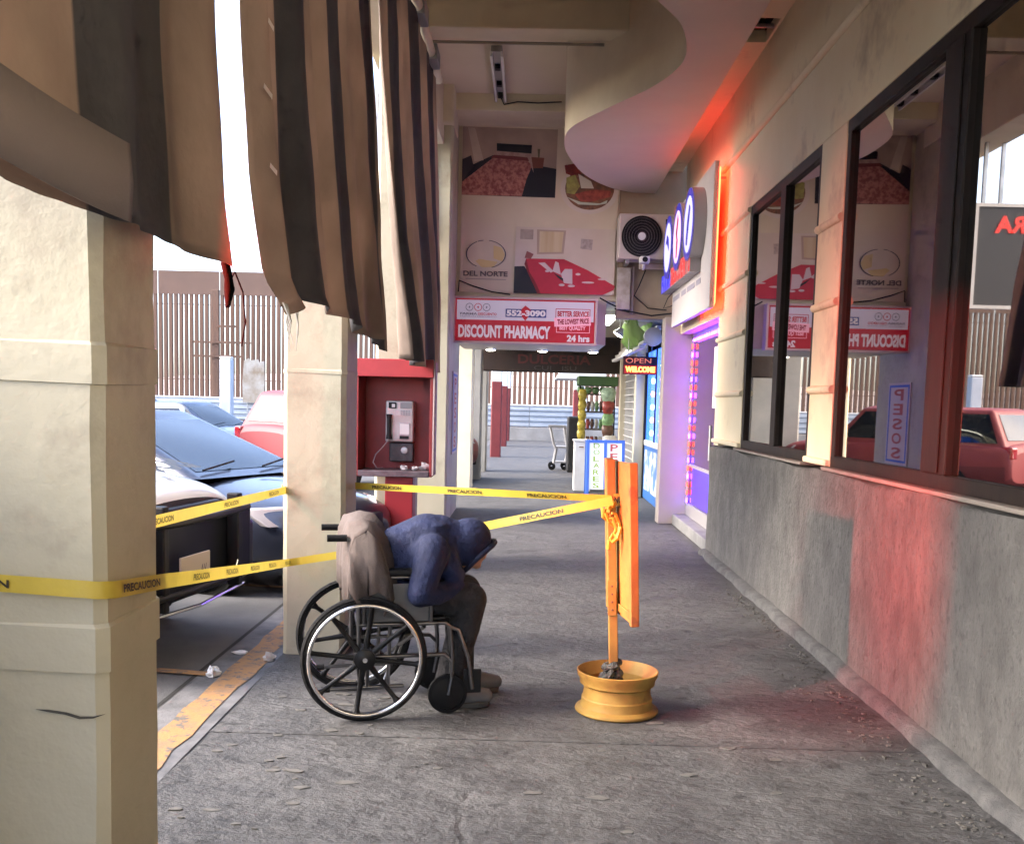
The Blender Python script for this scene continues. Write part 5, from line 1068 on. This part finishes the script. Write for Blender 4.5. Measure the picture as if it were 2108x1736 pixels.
def car(name, label, cat, loc, rz, paint, kind='sedan', W_=.91, L=4.75, lower=None, roof_paint=None, group='parked cars', bf_=None):
    t = thing(name, label, cat, (loc[0], loc[1], LOT), rz, group)
    if kind == 'sedan':
        stn = [(0, .60, .34, .52, .56), (.04, .74, .26, .58, .64), (.16, .88, .20, .64, .72), (.45, .97, .18, .70, .80), (.9, 1, .18, .76, .87), (1.35, 1, .18, .83, .945), (1.75, 1, .18, .87, .97), (2.6, 1, .18, .89, .98), (3.5, 1, .18, .91, 1.0), (4.1, .98, .20, .92, 1.04), (4.5, .93, .24, .90, 1.03), (4.68, .86, .30, .80, .95), (4.75, .72, .40, .66, .72)]
        bf, rf, rr_, br, belt, roof, wb, wr = 1.28, 2.15, 3.15, 4.05, .93, 1.43, .86, .64
        splits = (.0, .50, .93)
    else:
        stn = [(0, .70, .42, .70, .78), (.03, .84, .36, .78, .90), (.14, .93, .32, .86, .98), (.5, .99, .30, .92, 1.05), (1.0, 1, .30, .97, 1.09), (1.4, 1, .30, 1.0, 1.10), (2.4, 1, .30, 1.03, 1.12), (3.6, 1, .30, 1.05, 1.13), (4.4, .99, .32, 1.06, 1.14), (4.62, .96, .38, 1.05, 1.12), (4.68, .88, .46, .9, 1.0)]
        bf, rf, rr_, br, belt, roof, wb, wr = 1.22, 1.78, 4.25, 4.58, 1.05, 1.70, .90, .74
        splits = (.0, .36, .70, .97)
    if bf_: bf = bf_
    k_ = L / (4.75 if kind == 'sedan' else 4.68); rows = []
    for s, wf, zb, zs, zt in stn:
        w = W_ * wf; zm = (zb + zs) / 2 + .04
        half = [(0, zb), (.82 * w, zb), (.965 * w, zb + .10), (w, zm), (.985 * w, zs - .05), (.93 * w, zs + .01), (.72 * w, zs + .68 * (zt - zs)), (.38 * w, zt - .008), (0, zt)]
        rows.append([(-s * k_, -y, z) for y, z in half] + [(-s * k_, y, z) for y, z in half[-2:0:-1]])
    mb = MB().grid(rows, wrap=True); n = len(rows[0]); mb.add(rows[0], [tuple(range(n))]); mb.add(rows[-1], [tuple(range(n - 1, -1, -1))])
    if lower:
        for i, f in enumerate(mb.f):
            cz = sum(mb.v[j][2] for j in f) / len(f); cx_ = sum(mb.v[j][0] for j in f) / len(f)
            if cz < lower[1] or (cx_ > -.06 and cz < lower[1] + .2): mb.m[i] = 1
    body = mb.build('body', [paint, lower[0]] if lower else paint, t, smooth=180, sub=2, normals=True)
    xb0, xr0, xr1, xb1 = -bf * k_, -rf * k_, -rr_ * k_, -br * k_; wbm, wrm = wb * W_, wr * W_
    base = lambda x, s: (x, s * wbm, belt - .03); top = lambda x, s: (x, s * wrm, roof - .05)
    c_ = [base(xb0, -1), base(xb0, 1), base(xb1, 1), base(xb1, -1)]; tp = [top(xr0, -1), top(xr0, 1), top(xr1, 1), top(xr1, -1)]
    def bow(row, dz, k2): return [tuple(Vector(p) + Vector((0, 0, dz))) for p in row]
    crown = [((p[0] * .86 + (xr0 + xr1) / 2 * .14), p[1] * .8, roof) for p in tp]
    gh = MB().add(c_ + tp + crown, [(0, 1, 5, 4), (1, 2, 6, 5), (2, 3, 7, 6), (3, 0, 4, 7), (4, 5, 9, 8), (5, 6, 10, 9), (6, 7, 11, 10), (7, 4, 8, 11), (8, 9, 10, 11)]).build('cabin', roof_paint or paint, t, bevel=.05, seg=4, smooth=50, normals=True)
    def pane(nm, q, u0, u1, v0, v1, lift=.012):
        P = [bil(*q, u, v) for u, v in ((u0, v0), (u1, v0), (u1, v1), (u0, v1))]
        nrm = (P[1] - P[0]).cross(P[3] - P[0]).normalized(); cen = sum(P, Vector()) / 4
        if nrm.dot(cen - Vector(((xb0 + xb1) / 2, 0, belt))) < 0: nrm = -nrm
        rows2 = []
        for j in range(7):
            rows2.append([tuple(bil(*P, i / 6, j / 6) + nrm * (lift + .02 * math.sin(math.pi * i / 6) * math.sin(math.pi * j / 6))) for i in range(7)])
        return MB().grid(rows2).build(nm, CG, t, smooth=180, normals=False)
    pane('windshield', (c_[0], c_[1], tp[1], tp[0]), .07, .93, .10, .93, .004); pane('rear_window', (c_[2], c_[3], tp[3], tp[2]), .09, .91, .22, .9)
    for yw in (-.45, .12):
        a_ = bil(c_[0], c_[1], tp[1], tp[0], .5 + yw * .9, .09); b_ = bil(c_[0], c_[1], tp[1], tp[0], .5 + yw * .9 + .32, .17)
        MB().tube([tuple(a_ + Vector((.03, 0, .02))), tuple(b_ + Vector((.04, 0, .035)))], .009, 6).build('wiper', M_BLACK, t)
    for sd in (0, 1):
        q = (c_[3], c_[0], tp[0], tp[3]) if sd == 0 else (c_[2], c_[1], tp[1], tp[2])
        for a, b in zip(splits[:-1], splits[1:]): pane('side_window', q, a + .035, b - .02, .14, .9)
        s = -1 if sd == 0 else 1
        mr_ = MB(); ball(mr_, (xb0 - .32, s * (W_ + .09), belt + .06), .06, .11, .075); mr_.tube([(xb0 - .3, s * W_ * .9, belt + .0), (xb0 - .31, s * (W_ + .03), belt + .03)], .025, 8)
        mo = mr_.build('mirror', paint, t, smooth=60); MB().box(xb0 - .385, xb0 - .375, s * (W_ + .09) - .08, s * (W_ + .09) + .08, belt + .015, belt + .11).build('mirror_glass', M_CHROME, mo)
        hz = .62 if kind == 'sedan' else .82
        lt = MB(); lt.add([(-.10, s * W_ * .50, hz - .05), (-.34, s * W_ * .93, hz - .05), (-.50, s * W_ * .985, hz + .09), (-.20, s * W_ * .60, hz + .10), (-.045, s * W_ * .50, hz - .05), (-.24, s * W_ * .95, hz - .05), (-.46, s * W_ * 1.0, hz + .08), (-.14, s * W_ * .60, hz + .095)], [(0, 1, 2, 3), (4, 5, 6, 7), (0, 1, 5, 4), (1, 2, 6, 5), (2, 3, 7, 6), (3, 0, 4, 7)])
        hl = lt.build('headlight', LENS, t, bevel=.012, smooth=60, normals=True)
        tz = .82 if kind == 'sedan' else .95
        MB().box(-L - .005, -L + .22, s * W_ * .80 - .10, s * W_ * .80 + .10, tz - .1, tz + .12).build('taillight', TAIL, t, bevel=.04, seg=3)
        for x in (-.88 * k_, -3.62 * k_):
            MB().lathe([(.33, -.03), (.385, -.03), (.385, .03), (.33, .03)], 36, 0, Matrix.Translation((x, s * (W_ - .028), .33)) @ Matrix.Rotation(R(90), 4, 'X'), closed=True).build('wheel_arch', M_BLACK, t, smooth=50)
            MB().lathe([(0, -.01), (.36, -.01), (.36, .01), (0, .01)], 30, 0, Matrix.Translation((x, s * (W_ - .012), .33)) @ Matrix.Rotation(R(90), 4, 'X')).build('wheel_well', M_DARKGAP, t)
            wo = link('wheel', TYRE, t); wo.location = (x, s * (W_ - .075), .33); wo.rotation_euler = (0, 0, 0 if s < 0 else math.pi)
            ro = link('rim', RIM, wo)
        MB().box(-2.35 * k_, -2.2 * k_, s * W_ * 1.0 - .006, s * W_ * 1.0 + .012, belt - .20, belt - .165).build('door_handle', paint, t, bevel=.006)
    gz = (.36, .60) if kind == 'sedan' else (.52, .86)
    MB().box(-.05, .012, -W_ * .48, W_ * .48, gz[0], gz[1]).build('grille', M_BLACK, t, bevel=.02)
    MB().box(-.06, .004, -W_ * .74, W_ * .74, .20 if kind == 'sedan' else .34, gz[0] - .03).build('bumper_intake', M_BLACK, t, bevel=.02)
    pl_ = MB().box(.012, .022, -.16, .16, gz[0] - .02, gz[0] + .12).build('number_plate', mat('plate_cream', (.50, .44, .38), .5), t, bevel=.004)
    return t
def paint(n, c, r=.28, met=.3, coat=.7): return mat('paint_' + n, c, r, metal=met, coat=coat)
P_NAVY = paint('slate_blue', (.045, .05, .075), .28, .5); P_WHITE = paint('white', (.60, .60, .62), .3, 0); P_BLACK = mat('paint_black', (.006, .007, .010), .45, spec=.2)
P_RED = paint('red', (.20, .03, .036), .6, 0, .05); P_SILV = paint('silver', (.34, .36, .40), .3, .5); P_BLUE = paint('dark_blue', (.035, .05, .09), .3, .4); P_GREY = paint('grey', (.20, .22, .25), .3, .4)
# police car nosed in towards the walkway
pc = car('police_car', 'white and black police car with push bar, nose to the walkway', 'car', (-2.05, 6.08), R(-9), P_WHITE, 'suv', W_=.93, lower=(P_BLACK, .72), group='police cars')
pc.scale = (1.05, 1.05, 1.07)
MB().box(-.04, .05, -.80, .80, .34, .84).build('front_mask', P_BLACK, pc, bevel=.05, seg=3)
for z in (.42, .80): MB().tube([(.10, -.62, z), (.14, -.3, z), (.14, .3, z), (.10, .62, z)], .020, 8).build('push_bar', M_BLACK, pc, smooth=60)
for y in (-.45, .45): MB().box(.05, .13, y - .03, y + .03, .34, .90).build('push_bar_upright', M_BLACK, pc, bevel=.01)
MB().tube([(.12, .40, .46), (.12, .46, .55), (.12, .48, .68)], .007, 6).build('chrome_strip', M_CHROME, pc); MB().tube([(.10, .1, .45), (.12, .40, .46)], .006, 6).build('chrome_strip', M_CHROME, pc)
pt = MB().box(.15, .162, -.36, -.02, .48, .62).build('number_plate', MATS['plate_cream'], pc, bevel=.004)
text('lettering', 'AV', .07, .05, M_PRINTGREY, pt, frame_M((.1625, -.10, .53), (0, 1, 0), (0, 0, 1)), .02)
MB().tube([(.03, -.70, .31), (.09, .0, .30), (.03, .70, .31), (-.2, .86, .34)], .010, 6).build('lip_trim', M_CHROME, pc)
MB().box(-.18, .02, .80, .90, .36, .70).build('fog_lamp', mat('fog_dark', (.03, .03, .03), .3), pc, bevel=.03)
text('lettering', 'POLICIA', 1.25, .36, M_INK, pc, frame_M((-.42, .08, 1.062), (0, -1, 0), (1, 0, -.19)), .03)
sed = car('parked_sedan', 'dark slate blue sedan behind the police car', 'car', (-1.44, 8.58), R(-22), P_NAVY, 'sedan', W_=.93, L=4.8, bf_=1.0)
car('parked_hatchback', 'white car with dark windows behind the slate blue sedan', 'car', (-5.9, 15.4), R(-74), P_WHITE, 'sedan', W_=.88, L=4.3)
car('parked_suv', 'faded red SUV half hidden by the second pillar', 'car', (-1.55, 20.8), R(50), P_RED, 'suv', W_=.92, L=4.6, lower=(paint('maroon', (.13, .02, .025), .6, 0, .05), .6))
car('parked_sedan', 'dark blue sedan between the white car and the red SUV', 'car', (-5.2, 21.5), R(-20), P_BLUE, 'sedan', W_=.9, L=4.6)
car('parked_suv', 'grey SUV farthest back behind the white car', 'car', (-9.0, 27.5), R(-12), P_GREY, 'suv', W_=.9, L=4.6)
# second police vehicle, left of the camera, whose red beacon lights the arcade
pv = car('police_suv', 'black and white police SUV with lit red light bar', 'car', (-6.32, 2.12), R(180), P_WHITE, 'suv', W_=.93, lower=(P_BLACK, .8), group='police cars')
BC = Vector((-4.30, -.60, 0))          # own coordinates, turned round: the corner nearest the arcade
lb = MB().lathe([(.20, 1.64), (.20, 1.84), (.22, 1.862), (0, 1.863)], 32, 0, Matrix.Translation(BC)).lathe([(.24, 1.985), (.24, 2.0), (.12, 2.03), (0, 2.035)], 32, 0, Matrix.Translation(BC))  # base and cap plates added to cut the beam below and above
lb.box(-4.40, -4.16, -.5, .66, 1.70, 1.80)
for a0, a1 in ((-275, 8), (43, 84.5)):          # shield walls added: they block the red light except through two slots
    n_ = max(4, int((a1 - a0) / 8)); arc_ = [R(180 + a0 + (a1 - a0) * i / n_) for i in range(n_ + 1)]
    lb.grid([[(BC.x + .20 * math.cos(a), BC.y + .20 * math.sin(a), z) for a in arc_] for z in (1.861, 1.986)])
lb = lb.build('shielded_light_bar', M_BLACK, pv)
MB().lathe([(.030, 1.925), (.030, 1.978)], 14, 0, Matrix.Translation(BC)).build('beacon_lens', glow('beacon_red', (1.0, .05, .03), 33000), lb)
# framed sign outside, seen only as a reflection in the near window
hs = thing('hanging_sign', 'dark sign board with white frame and red letters hung under the arcade edge', 'sign', (-1.6, 12.4, 2.8))
MB().box(-1.96, -1.24, 12.4, 12.46, 2.84, 3.98).build('board', mat('dark_sign', (.05, .045, .045), .4), hs)
for x0, x1, z0, z1 in ((-2.0, -1.96, 2.80, 4.02), (-1.24, -1.20, 2.80, 4.02), (-1.96, -1.24, 2.80, 2.84), (-1.96, -1.24, 3.98, 4.02)): MB().box(x0, x1, 12.38, 12.48, z0, z1).build('frame', M_WHITE, hs)
text('lettering', 'RA', .36, .2, glow('sign_letter_red', (.9, .05, .04), .8), hs, frame_M((-1.62, 12.39, 3.78), (1, 0, 0), (0, 0, 1)), .04)
for x in (-1.5, -1.3): MB().box(x - .02, x + .02, 12.41, 12.45, 4.02, 4.73).build('post', M_STEEL, hs)
